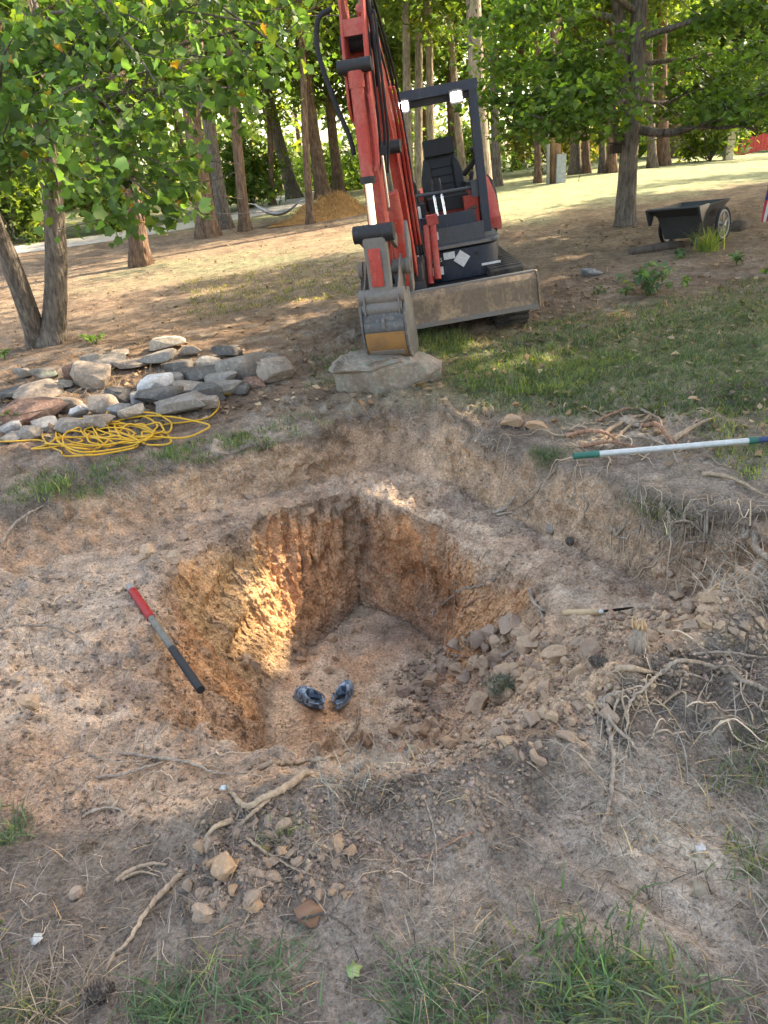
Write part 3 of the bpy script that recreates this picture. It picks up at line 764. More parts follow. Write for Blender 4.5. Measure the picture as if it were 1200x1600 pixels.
def pipe(name, mat, parent, pts, r, sides=8, n=None, wob=0):
    n = n or max(8, 5 * len(pts)); V, F = tube(catmull(pts, n), r, sides, wob=wob); return MB().add(V, F).build(name, mat, parent)

# ------------------------------------------------------------------ excavator
def mat_paint(name, col, dirt, rough=.42, dirtamt=.5, spec=.5, rust=None):
    m, n, b = new_mat(name)
    t = tex(n, 5, 6, .7); t2 = tex(n, 40, 5, .7)
    c = mixrgb(n, ramp(n, t, [(.45, 0.0), (.75, dirtamt)]), col, dirt)
    c = mixrgb(n, 1.0, c, ramp(n, t2, [(.3, .78), (.6, 1.1)]), 'MULTIPLY')
    if rust: c = mixrgb(n, ramp(n, t2, [(.62, 0.0), (.68, .8)]), c, rust)
    tc = n.nodes.new('ShaderNodeTexCoord'); mp = n.nodes.new('ShaderNodeMapping'); mp.inputs['Scale'].default_value = (1, 1, .08); mp.inputs['Rotation'].default_value = (.2, .1, .3); n.links.new(tc.outputs['Object'], mp.inputs[0])
    c = mixrgb(n, ramp(n, tex(n, 90, 3, .6, vec=mp.outputs[0]), [(.60, 0.0), (.68, .45)]), c, dirt)
    n.links.new(c, b.inputs['Base Color']); b.inputs['Specular IOR Level'].default_value = spec
    n.links.new(ramp(n, t, [(.35, rough), (.7, min(1, rough + .4))]), b.inputs['Roughness'])
    bump(n, b, [(t2, 1.0)], dist=.0015)
    return m
RED = mat_paint('red_paint', (.41, .042, .03), (.38, .15, .11), .45, .85, .45, rust=(.16, .06, .03))
NAVY = mat_paint('navy_paint', (.016, .024, .042), (.10, .09, .08), .4, .35)
BLACK = mat_paint('black_paint', (.012, .012, .014), (.08, .07, .06), .5, .3)
GREYP = mat_paint('grey_paint', (.055, .060, .068), (.13, .11, .09), .5, .4)
STEEL = mat_paint('worn_steel', (.16, .145, .13), (.22, .145, .09), .55, .8, rust=(.13, .07, .04))
BUCKST = mat_paint('bucket_steel', (.085, .085, .085), (.24, .21, .175), .55, 1.0, rust=(.30, .26, .22))
RUSTY = mat_paint('orange_rust', (.31, .15, .045), (.11, .08, .06), .65, 1.0, rust=(.10, .06, .04))
BLADE = mat_paint('blade_steel', (.17, .115, .075), (.46, .31, .18), .7, 1.0, rust=(.10, .055, .035))
CHROME = mat_plain('chrome', (.75, .77, .8), .16, 1.0, .05, bdist=0)
RUBBER = mat_plain('rubber', (.018, .018, .019), .8, 0, .3)
TRACKR = mat_paint('track_rubber', (.022, .021, .021), (.16, .13, .10), .8, .8)
FABRIC = mat_plain('seat_vinyl', (.012, .013, .016), .55, 0, .3, 20, 220, .002)
WHITE = mat_plain('sticker', (.62, .62, .60), .5, 0, .2, 60, 60, 0, col2=(.50, .50, .49))
LAMP = bpy.data.materials.new('lamp_glow'); LAMP.use_nodes = True
_b = LAMP.node_tree.nodes['Principled BSDF']; _b.inputs['Emission Color'].default_value = (.93, .96, 1, 1); _b.inputs['Emission Strength'].default_value = 14.0

def excavator():
    root = empty('mini_excavator', (.70, 8.0, .198), (rad(2), rad(-6.5), 0))
    # --- tracks
    for sx in (-1, 1):
        xc = sx * .59; hw = .15
        prof = []
        for k in range(13): a = math.pi * (.5 + k / 12); prof.append((-.72 + .235 * math.cos(a), .235 + .235 * math.sin(a)))
        for k in range(13): a = math.pi * (-.5 + k / 12); prof.append((.72 + .235 * math.cos(a), .235 + .235 * math.sin(a)))
        bm = bmesh.new(); bm_prism(bm, prof, lambda a, b: (xc - hw, a, b), lambda a, b: (xc + hw, a, b))
        tr = bm_obj('track', bm, TRACKR, root, .02)
        per = [(-.72 + t * 1.44, 0.0, -90) for t in np.linspace(0, 1, 14)] + [(-.72 + t * 1.44, .47, 90) for t in np.linspace(0, 1, 14)]
        per += [(-.72 + .235 * math.cos(math.pi * (.5 + t)), .235 + .235 * math.sin(math.pi * (.5 + t)), math.degrees(math.pi * (.5 + t))) for t in np.linspace(.1, .9, 7)]
        per += [(.72 + .235 * math.cos(math.pi * (-.5 + t)), .235 + .235 * math.sin(math.pi * (-.5 + t)), math.degrees(math.pi * (-.5 + t))) for t in np.linspace(.1, .9, 7)]
        bm = bmesh.new(); bm_box(bm, -.028, .035, -hw * .98, hw * .98, -.022, .022)
        lug = bm_obj('lug', bm, TRACKR, None, .008); me = lug.data; bpy.data.objects.remove(lug)
        for (yy, zz, an) in per:
            o = link('lug', me, TRACKR, tr); o.matrix_local = Matrix.Translation((xc, yy, zz)) @ Matrix.Rotation(rad(an), 4, 'X') @ Matrix.Rotation(rad(90), 4, 'Z')
        for yy in (-.72, .72): rod('sprocket', BLACK, root, (xc - hw - .012, yy, .235), (xc + hw + .012, yy, .235), .14, 20)
        for yy in (-.4, -.1, .2, .5): rod('roller', BLACK, root, (xc - hw - .01, yy, .1), (xc + hw + .01, yy, .1), .06, 14)
    box('undercarriage', BLACK, root, -.46, .46, -.75, .75, .18, .42, .03)
    rod('slew_ring', BLACK, root, (0, 0, .42), (0, 0, .52), .42, 28)
    # --- dozer blade: a curved mouldboard
    bm = bmesh.new()
    prof = [(-1.235, .50), (-1.27, .505), (-1.305, .46), (-1.315, .38), (-1.31, .31), (-1.335, .235), (-1.31, .225), (-1.275, .31), (-1.28, .38), (-1.27, .44)]
    bm_prism(bm, prof, lambda a, b: (-.755, a, b), lambda a, b: (.755, a, b)); bl = bm_obj('blade', bm, BLADE, root, .006)
    for sx in (-1, 1):
        bm = bmesh.new(); bm_prism(bm, [(-1.225, .515), (-1.30, .512), (-1.335, .40), (-1.35, .22), (-1.26, .22), (-1.235, .36)], lambda a, b: (sx * .757, a, b), lambda a, b: (sx * .772, a, b)); bm_obj('end_plate', bm, BLADE, bl, .003)
        box('blade_arm', BLACK, root, sx * .32 - .05, sx * .32 + .05, -1.27, -.55, .26, .38, .012)
    box('cutting_edge', STEEL, bl, -.75, .75, -1.352, -1.330, .215, .25, .003)
    rod('blade_lip', STEEL, bl, (-.75, -1.255, .508), (.75, -1.255, .508), .014)
    # --- house
    def rounded(x0, x1, y0, y1, rr, k=8):
        P = []
        for cx, cy, a0 in ((x1 - rr, y1 - rr, 0), (x0 + rr, y1 - rr, 90), (x0 + rr, y0 + rr, 180), (x1 - rr, y0 + rr, 270)):
            for j in range(k): a = rad(a0 + 90 * j / (k - 1)); P.append((cx + rr * math.cos(a), cy + rr * math.sin(a)))
        return P
    bm = bmesh.new(); bm_prism(bm, rounded(-.10, .60, -.60, .78, .20), lambda a, b: (a * .97, b * .97, .42), lambda a, b: (a, b, .70)); body = bm_obj('belly_panel', bm, NAVY, root, .02, 3)
    bm = bmesh.new(); bm_prism(bm, rounded(-.62, -.08, -.25, .78, .16), lambda a, b: (a, b, .44), lambda a, b: (a, b, .72)); bm_obj('side_panel', bm, NAVY, root, .02, 3)
    bm = bmesh.new(); bm_prism(bm, rounded(-.18, .605, -.63, .5, .13), lambda a, b: (a, b, .715), lambda a, b: (a, b, .755)); dk = bm_obj('deck', bm, GREYP, root, .01)
    box('deck_edge', STEEL, dk, -.16, .50, -.642, -.632, .722, .745, .002)
    box('kick_panel', GREYP, root, -.15, .46, -.60, -.56, .757, .90, .012)
    box('step_panel', NAVY, root, -.12, .40, -.52, -.46, .757, 1.0, .015)
    # raised bumper stripe and stickers on the belly panel
    box('bumper_stripe', WHITE, body, .40, .575, -.606, -.600, .515, .535, .002, Matrix.Translation((.0, 0, 0)))
    for x0, x1, z0, z1 in [(-.065, .045, .50, .57), (.06, .165, .625, .685)]: box('sticker', WHITE, body, x0, x1, -.612, -.602, z0, z1, .001, seg=1)
    box('sticker', WHITE, body, -.055, .055, -.0045, .0045, -.055, .055, .03, Matrix.Translation((.225, -.604, .61)) @ Matrix.Rotation(rad(40), 4, 'Y') @ Matrix.Rotation(0, 4, 'X'))
    rod('knob', BLACK, body, (.37, -.60, .63), (.37, -.612, .63), .016)
    fc = bpy.data.curves.new('lettering', 'FONT'); fc.body = 'BXLS'; fc.size = .048; fc.extrude = .001; fo = bpy.data.objects.new('lettering', fc); COL.objects.link(fo); fo.parent = body
    bpy.context.view_layer.update(); me_ = bpy.data.meshes.new_from_object(fo); bpy.data.objects.remove(fo); fo = link('lettering', me_, WHITE, body)
    fo.location = (-.062, -.606, .615); fo.rotation_euler = (rad(90), 0, 0)
    for x0, x1, z0, z1 in [(-.06, .04, .81, .875), (-.03, .0, .90, .935)]: box('sticker', WHITE, root, x0, x1, -.606 if z0 < .89 else -.526, -.601 if z0 < .89 else -.521, z0, z1, .001, seg=1)
    # --- engine cover and red side body
    bm = bmesh.new(); bm_prism(bm, rounded(-.60, .66, .30, .95, .22), lambda a, b: (a, b, .72), lambda a, b: (a * .93, b * .97, 1.16)); bm_obj('engine_cover', bm, RED, root, .03, 3)
    bm = bmesh.new(); bm_prism(bm, [(-.30, .76), (-.30, .88), (-.05, 1.08), (.32, 1.22), (.32, .76)], lambda a, b: (.54, a, b), lambda a, b: (.67, a, b)); bm_obj('fender', bm, RED, root, .02)
    bm = bmesh.new(); bm_prism(bm, rounded(-.64, .70, .55, 1.02, .2), lambda a, b: (a, b, .50), lambda a, b: (a, b, .80)); bm_obj('counterweight', bm, NAVY, root, .03, 3)
    pipe('guard_rail', BLACK, root, [(.60, -.30, .76), (.665, -.1, .92), (.69, .2, 1.12), (.66, .3, 1.2)], .02)
    box('seat_base', RED, root, -.02, .42, -.12, .30, .757, 1.0, .03)
    box('side_console', RED, root, .34, .47, -.28, .2, .757, 1.10, .025)
    box('side_console', BLACK, root, -.13, -.02, -.28, .2, .757, 1.10, .025)
    # --- seat
    s = empty('seat', (0, 0, 0)); s.parent = root
    box('cushion', FABRIC, s, .02, .40, -.18, .22, 1.0, 1.12, .045, seg=4)
    Mb = Matrix.Translation((.215, .22, 1.08)) @ Matrix.Rotation(rad(-10), 4, 'X')
    bm = bmesh.new(); bm_prism(bm, [(-.20, 0), (.20, 0), (.205, .18), (.16, .38), (-.16, .38), (-.205, .18)], lambda a, b: tuple(Mb @ Vector((a, -.05, b))), lambda a, b: tuple(Mb @ Vector((a, .06, b)))); bm_obj('backrest', bm, FABRIC, s, .03, 4)
    for sx in (-1, 1):
        bm = bmesh.new(); bm_prism(bm, [(.115, .0), (.205, .0), (.205, .2), (.15, .36), (.10, .33)], lambda a, b: tuple(Mb @ Vector((sx * a, -.10, b))), lambda a, b: tuple(Mb @ Vector((sx * a, -.04, b)))); bm_obj('bolster', bm, FABRIC, s, .025, 3)
    for k in range(4): box('rib', FABRIC, s, -.10, .10, -.068, -.04, .05 + .075 * k, .11 + .075 * k, .012, Mb, 3)
    box('headrest', FABRIC, s, -.145, .145, -.075, .05, .385, .53, .04, Mb, 4)
    # --- controls
    for x in (.07, .14):
        pipe('travel_lever', CHROME, root, [(x, -.50, .78), (x - .005, -.47, .98), (x - .012, -.42, 1.18)], .013, 10)
        pipe('lever_grip', BLACK, root, [(x - .012, -.42, 1.17), (x - .015, -.40, 1.24), (x - .02, -.39, 1.30)], .016, 10)
    pipe('hand_rail', GREYP, root, [(-.16, -.42, .76), (-.145, -.42, 1.15), (-.12, -.42, 1.19), (.15, -.42, 1.185), (.46, -.42, 1.18)], .015, 10, 40)
    for x, m in ((-.085, -1), (.44, 1)):
        pipe('joystick', BLACK, root, [(x, -.18, 1.08), (x, -.2, 1.22), (x + m * .01, -.22, 1.3)], .02, 10)
        box('armrest', BLACK, root, x - .04, x + .04, -.15, .18, 1.16, 1.21, .02, seg=3)
    pipe('console_arm', BLACK, root, [(.40, -.05, 1.28), (.46, -.15, 1.35), (.50, -.22, 1.42), (.47, -.24, 1.50)], .025, 10)
    box('gauge_box', GREYP, root, .40, .50, -.46, -.40, 1.10, 1.24, .02)
    box('gauge_box', WHITE, root, -.15, -.08, -.46, -.41, .98, 1.10, .01)
    pipe('foot_hose', BLACK, root, [(.36, -.5, .80), (.40, -.44, .9), (.36, -.36, .97), (.44, -.3, 1.0)], .016)
    # --- rollover frame with roof strip and two lit work lamps
    def post(name, x):
        bm = bmesh.new(); bm_hull(bm, [(x - .036, -.50, .72), (x + .036, -.50, .72), (x + .036, -.40, .72), (x - .036, -.40, .72), (x - .04, -.50, 1.96), (x + .03, -.50, 1.96), (x + .03, -.40, 1.96), (x - .04, -.40, 1.96)])
        return bm_obj(name, bm, NAVY, root, .014, 3)
    for x in (.50, -.20): post('canopy_post', x)
    box('canopy_beam', NAVY, root, -.25, .54, -.51, -.10, 1.955, 2.035, .025, seg=3)
    box('canopy_lining', BLACK, root, -.22, .50, -.47, -.12, 1.90, 1.953, .01)
    for x in (.345, -.115):
        h = box('work_lamp', BLACK, root, x - .058, x + .058, -.555, -.512, 1.865, 1.975, .012)
        box('lens', LAMP, h, x - .043, x + .043, -.566, -.5565, 1.885, 1.955, .006)
    box('post_bracket', STEEL, root, .45, .57, -.53, -.36, .757, .79, .008)
    # --- boom, arm and bucket in their own swing plane
    B0 = Vector((-.27, -.80, .55)); u = Vector((-.205, -.979, 0)).normalized(); w = Vector((.035, 0, 1)).normalized(); v = w.cross(u).normalized() * -1  # v points to the machine's +x side
    if v.x < 0: v = -v
    def Q(a, b, c=0.0): return tuple(B0 + u * a + w * b + v * c)
    def plate(name, mat, par, pts, c0, c1, bev=.008):
        bm = bmesh.new(); bm_prism(bm, pts, lambda a, b: Q(a, b, c0), lambda a, b: Q(a, b, c1)); return bm_obj(name, bm, mat, par, bev)
    plate('swing_bracket', BLACK, root, [(-.30, -.22), (.10, -.22), (.16, -.05), (.12, .12), (0, .18), (-.3, .12)], -.13, .13, .03)
    bo = plate('boom', RED, root, [(-.09, -.02), (.02, -.09), (.12, .02), (.33, .70), (.50, 1.12), (.70, 1.45), (.98, 1.72), (1.06, 1.80), (1.02, 1.90), (.90, 1.88), (.55, 1.62), (.30, 1.28), (.12, .80)], -.075, .075, .012)
    plate('boom_rib', RED, bo, [(.10, .06), (.16, .04), (.37, .72), (.53, 1.10), (.47, 1.14), (.31, .74)], -.088, -.0765, .004)
    plate('boom_rib', RED, bo, [(.10, .06), (.16, .04), (.37, .72), (.53, 1.10), (.47, 1.14), (.31, .74)], .0765, .088, .004)
    # boom ram in front of the boom
    rod('boom_ram', RED, bo, Q(.20, -.02), Q(.52, .78), .062, 18)
    rod('ram_rod', CHROME, bo, Q(.52, .78), Q(.62, 1.06), .032, 14)
    rod('ram_pin', BLACK, bo, Q(.63, 1.10, -.14), Q(.63, 1.10, .14), .05, 14)
    rod('ram_pin', BLACK, bo, Q(.17, -.06, -.15), Q(.17, -.06, .15), .055, 14)
    # swing ram seen beside the boom foot
    rod('swing_ram', RED, root, (.0, -.60, .98), (-.03, -.80, .50), .032, 14)
    rod('swing_ram', RED, root, (-.06, -.62, .95), (-.10, -.80, .47), .028, 14)
    box('ram_end', RED, root, -.05, .05, -.66, -.56, .95, 1.03, .02)
    # arm: two cheek plates with an open bracket on top
    ar = plate('arm', RED, root, [(1.02, 1.62), (1.10, 1.66), (1.24, 1.58), (1.27, 1.30), (1.22, .60), (1.20, .32), (1.13, .26), (1.06, .30), (1.05, .62), (.98, 1.40)], -.062, .062, .010)
    for c0, c1 in ((-.085, -.065), (.065, .085)):
        plate('cheek_plate', RED, ar, [(.92, 1.92), (1.00, 1.62), (1.10, 1.45), (1.26, 1.30), (1.30, 1.42), (1.24, 1.75), (1.14, 2.05), (1.06, 2.38), (.97, 2.42), (.95, 2.2)], c0, c1, .006)
    for a, b, h in ((1.17, 1.86, .05), (1.10, 2.14, .05), (1.04, 2.36, .05)):
        plate('cross_plate', RED, ar, [(a - .01, b - h), (a + .035, b - h), (a + .015, b + h), (a - .03, b + h)], -.066, .066, .004)
    rod('arm_pin', BLACK, ar, Q(1.03, 1.78, -.13), Q(1.03, 1.78, .13), .055, 16)
    rod('arm_pin', BLACK, ar, Q(.98, 2.30, -.12), Q(.98, 2.30, .12), .04, 16)
    # arm ram along the top of the boom
    rod('arm_ram', RED, root, Q(.26, 1.52), Q(.72, 2.02), .058, 16); rod('arm_ram_rod', CHROME, root, Q(.72, 2.02), Q(.97, 2.29), .03, 12)
    plate('ram_lug', RED, root, [(.14, 1.30), (.36, 1.40), (.30, 1.58), (.20, 1.56)], -.05, .05, .01)
    # bucket ram in front of the arm
    br = rod('bucket_ram', RED, root, Q(1.30, 1.56), Q(1.355, .93), .046, 18)
    rod('ram_collar', RED, br, Q(1.298, 1.60), Q(1.302, 1.50), .054, 18); rod('ram_collar', BLACK, br, Q(1.353, .955), Q(1.357, .91), .053, 18)
    rod('ram_rod', CHROME, br, Q(1.356, .92), Q(1.385, .60), .029, 14)
    rod('ram_pin', BLACK, br, Q(1.295, 1.63, -.115), Q(1.295, 1.63, .115), .045, 14)
    pipe('ram_pipe', RED, br, [Q(1.30, 1.46, .075), Q(1.32, 1.3, .082), Q(1.345, 1.05, .082), Q(1.35, .98, .06)], .016, 8)
    rod('link_pin', BLACK, root, Q(1.39, .585, -.145), Q(1.39, .585, .145), .062, 20)
    hl = plate('bucket_link', STEEL, root, [(1.33, .58), (1.45, .58), (1.415, .40), (1.42, .20), (1.44, .12), (1.34, .12), (1.345, .38)], -.085, .085, .02)
    plate('link_face', RED, hl, [(1.425, .50), (1.432, .50), (1.432, .22), (1.425, .22)], -.055, .035, .001)
    for c0, c1 in ((-.125, -.095), (.095, .125)):
        plate('rocker_link', STEEL, root, [(1.40, .64), (1.44, .58), (1.38, .53), (1.18, .44), (1.12, .48), (1.15, .53)], c0, c1, .008)
    rod('link_pin', STEEL, root, Q(1.385, .14, -.17), Q(1.385, .14, .17), .058, 18)
    rod('bucket_pin', STEEL, root, Q(1.14, .30, -.16), Q(1.14, .30, .16), .055, 18)
    # bucket: curved shell, two side plates, ears, teeth; open towards the machine
    outer = [(1.40, .06), (1.455, .02), (1.47, -.10), (1.46, -.17), (1.445, -.22), (1.40, -.29), (1.32, -.335), (1.20, -.345), (1.07, -.325)]
    inner = [(1.06, -.305), (1.20, -.320), (1.31, -.312), (1.38, -.272), (1.42, -.21), (1.435, -.16), (1.445, -.10), (1.43, .01), (1.385, .045)]
    bk = plate('bucket', BUCKST, root, outer + inner, -.155, .155, .004)
    for c0, c1 in ((-.172, -.156), (.156, .172)):
        plate('side_plate', BUCKST, bk, [(1.42, .10), (1.475, .03), (1.49, -.10), (1.47, -.20), (1.41, -.305), (1.32, -.352), (1.18, -.362), (1.06, -.335), (1.03, -.30), (1.10, -.02), (1.14, .14), (1.24, .17)], c0, c1, .004)
        plate('ear', STEEL, bk, [(1.08, .34), (1.16, .40), (1.24, .34), (1.36, .23), (1.46, .16), (1.47, .02), (1.12, .0), (1.06, .2)], c0 * .78, c1 * .78, .008)
    sp = plate('side_cutter', STEEL, bk, [(1.02, .48), (1.10, .62), (1.16, .52), (1.18, .30), (1.14, .10), (1.07, .12)], .175, .20, .01)
    rod('ear_boss', STEEL, bk, Q(1.14, .30, -.20), Q(1.14, .30, -.165), .065, 18); rod('ear_boss', STEEL, bk, Q(1.14, .30, .165), Q(1.14, .30, .2), .065, 18)
    rod('cross_tube', STEEL, bk, Q(1.40, .06, -.15), Q(1.40, .06, .15), .055, 18)
    plate('wear_plate', RUSTY, bk, [(1.470, -.11), (1.4775, -.105), (1.474, -.165), (1.457, -.225), (1.412, -.297), (1.325, -.345), (1.20, -.355), (1.10, -.342), (1.10, -.336), (1.20, -.346), (1.32, -.336), (1.40, -.291)][::1], -.15, .15, 0)
    plate('wear_strip', BUCKST, bk, [(1.474, -.03), (1.482, -.06), (1.482, -.095), (1.474, -.095), (1.474, -.06), (1.468, -.03)], -.15, .15, .002)
    plate('wear_strip', STEEL, bk, [(1.447, -.252), (1.425, -.288), (1.416, -.282), (1.438, -.246)], -.13, .13, .001)
    plate('lifting_lug', STEEL, bk, [(1.46, .0), (1.50, -.02), (1.495, -.075), (1.465, -.085)], -.01, .012, .003)
    for c in (-.12, 0, .12): plate('tooth', STEEL, bk, [(1.09, -.30), (1.07, -.345), (.95, -.335), (.96, -.318)], c - .025, c + .025, .006)
    # hoses
    pipe('hose', RUBBER, root, [Q(1.20, 1.98, -.12), Q(1.22, 1.93, -.22), Q(1.26, 1.74, -.24), Q(1.30, 1.45, -.17), Q(1.30, 1.22, -.10), Q(1.30, 1.10, -.085)], .017, 8, 40)
    for k, c in enumerate((.06, .095, .12)):
        pipe('hose', RUBBER, root, [Q(1.0 + .02 * k, 1.95, c), Q(1.10, 1.86 + .02 * k, c + .02), Q(1.16, 1.6, c + .03), Q(1.13, 1.2, c + .02), Q(1.16, .95, c - .01)], .010, 8, 40)
        pipe('hose', RUBBER, root, [Q(.95, 2.02, c), Q(.72, 1.85, c), Q(.48, 1.55, c + .015), Q(.30, 1.1, c + .02), Q(.16, .6, c + .02), Q(.02, .2, c + .02)], .010, 8, 50)
    pipe('hose', RUBBER, root, [Q(.85, 1.96, .07), Q(.96, 2.08, .08), Q(1.06, 2.0, .10), Q(1.07, 1.75, .11), Q(1.05, 1.5, .10)], .017, 8, 40)
    for c in (.105, .135): pipe('steel_pipe', RED, root, [Q(.62, 1.5, c), Q(.42, 1.2, c), Q(.26, .75, c), Q(.12, .3, c)], .012, 8, 40)
    pipe('steel_pipe', CHROME, root, [Q(1.20, 1.1, .09), Q(1.19, .9, .09), Q(1.18, .7, .09)], .012, 8)
    box('pipe_clamp', BLACK, root, -.03, .03, -.02, .02, -.03, .03, .006, Matrix.Translation(Q(1.2, 1.1, .1)))
    pipe('cable', BLACK, root, [(-.16, -.44, 1.15), (-.155, -.58, .95), (-.15, -.66, .72), (-.14, -.68, .52), (-.15, -.7, .35)], .014)
    box('boom_light_bracket', WHITE, root, -.24, -.13, -.66, -.63, .655, .71, .006)
    tag(root, 'red mini excavator with lit lamps, its bucket resting on the boulder', 'excavator')
excavator()
# ------------------------------------------------------------------ stones
def mat_rock(name, c1, c2, c3, sc=1.0, lichen=None, bd=.02):
    m, n, b = new_mat(name)
    t = tex(n, 6 * sc, 6, .65); t2 = tex(n, 34 * sc, 6, .7); v = tex(n, 17 * sc, kind='vor')
    c = mixrgb(n, ramp(n, t, [(.38, 0.0), (.62, 1.0)]), c1, c2)
    c = mixrgb(n, ramp(n, t2, [(.55, 0.0), (.72, .8)]), c, c3)
    if lichen: c = mixrgb(n, ramp(n, tex(n, 11, 4, .6), [(.56, 0.0), (.64, .8)]), c, lichen)
    c = mixrgb(n, 1.0, c, ramp(n, t2, [(.25, .7), (.6, 1.12)]), 'MULTIPLY')
    n.links.new(c, b.inputs['Base Color']); b.inputs['Roughness'].default_value = .9; b.inputs['Specular IOR Level'].default_value = .2
    bump(n, b, [(t, 1.0), (t2, .5), (v, .3)], dist=bd, strength=.8)
    return m
ROCK = {'tan': mat_rock('rock_tan', (.33, .26, .20), (.24, .19, .15), (.45, .38, .31)), 'grey': mat_rock('rock_grey', (.20, .175, .15), (.27, .235, .20), (.38, .33, .28)),
        'dark': mat_rock('rock_dark', (.095, .088, .082), (.15, .135, .12), (.24, .21, .18)), 'blue': mat_rock('rock_blue', (.19, .185, .18), (.26, .25, .24), (.36, .34, .31)),
        'pale': mat_rock('rock_pale', (.46, .40, .33), (.36, .29, .22), (.58, .52, .45)), 'red': mat_rock('rock_red', (.16, .09, .065), (.24, .15, .11), (.40, .35, .30)),
        'lich': mat_rock('rock_lichen', (.17, .15, .13), (.24, .20, .17), (.32, .28, .24), lichen=(.22, .30, .22)),
        'boulder': mat_rock('rock_boulder', (.205, .16, .122), (.275, .225, .178), (.36, .305, .25), .8, lichen=(.20, .23, .18)),
        'white': mat_rock('rock_white', (.62, .59, .56), (.46, .42, .38), (.70, .68, .66))}
CLODM = mat_rock('dry_clod', (.47, .325, .215), (.39, .265, .17), (.54, .40, .28), 2.2, bd=.0025)
CLODO = mat_rock('clay_clod', (.42, .26, .15), (.36, .235, .15), (.48, .34, .22), 2.2, bd=.0025)
CLODG = mat_rock('grey_clod', (.36, .26, .185), (.30, .21, .15), (.44, .33, .245), 2.2, bd=.0025)
_ico = {}
def ico(sub):
    if sub not in _ico:
        bm = bmesh.new(); bmesh.ops.create_icosphere(bm, subdivisions=sub, radius=1); bm.verts.ensure_lookup_table()
        _ico[sub] = (np.array([v.co[:] for v in bm.verts]), np.array([[v.index for v in f.verts] for f in bm.faces])); bm.free()
    return _ico[sub]
def rock_vf(seed, dims, sub=3, cuts=12, boxy=.65, rough=.05, lo=.62, hi=.95):
    r = np.random.default_rng(seed); V, F = ico(sub); P = np.sign(V) * np.abs(V) ** boxy
    for k in range(cuts):
        d = r.normal(size=3); d /= np.linalg.norm(d); h = r.uniform(lo, hi); e = P @ d - h
        P = P - np.where(e > 0, e, 0)[:, None] * d * .97
    P = P * np.array(dims) * .5
    s = min(dims)
    nn = V
    P = P + nn * (rough * s * (fbm(P + seed * 1.7, 2.2 / s, 3, seed % 97) + .5 * fbm(P + seed, 7 / s, 2, seed % 89)))[:, None]
    return P, F
def rock(name, seed, dims, mat, loc, rot=(0, 0, 0), sink=.25, sub=3, **kw):
    P, F = rock_vf(seed, dims, sub, **kw)
    me = make_mesh(name, P, [F]); me.set_sharp_from_angle(angle=rad(24))
    o = link(name, me, mat); o.rotation_euler = rot
    R = np.array(Euler(rot).to_matrix()); zmin = (P @ R.T)[:, 2].min()
    o.location = (loc[0], loc[1], loc[2] - zmin - sink * dims[2]); return o

# boulder under the bucket
bl_ = spot(603, 612)
def boulder():
    P, F = rock_vf(912, (.88, .50, .46), 5, 13, .30, .075, .66, .98)
    # bedding ledges
    ph = (P[:, 2] * 9 + .25 * P[:, 0] * 3 + .5 * fbm(P, 4, 2, 4)) % 1; P[:, :2] *= (1 - .07 * sstep(.0, .25, ph) * (1 - sstep(.7, 1.0, ph)))[:, None]
    P += .02 * fbm(P * np.array([1, 1, 3]), 6, 3, 3)[:, None] * np.array([.5, .5, 1])
    t = P[:, 0] / .46
    P[:, 2] = P[:, 2] * (1 + .12 * t) + .02 * t
    me = make_mesh('boulder', P, [F]); me.set_sharp_from_angle(angle=rad(26)); o = link('boulder', me, ROCK['boulder'])
    o.rotation_euler = (rad(2), rad(-7), rad(6)); o.location = (bl_[0] + .02, bl_[1] + .17, bl_[2] + .08)
    return tag(o, 'large flat-topped grey boulder under the excavator bucket', 'boulder')
boulder()

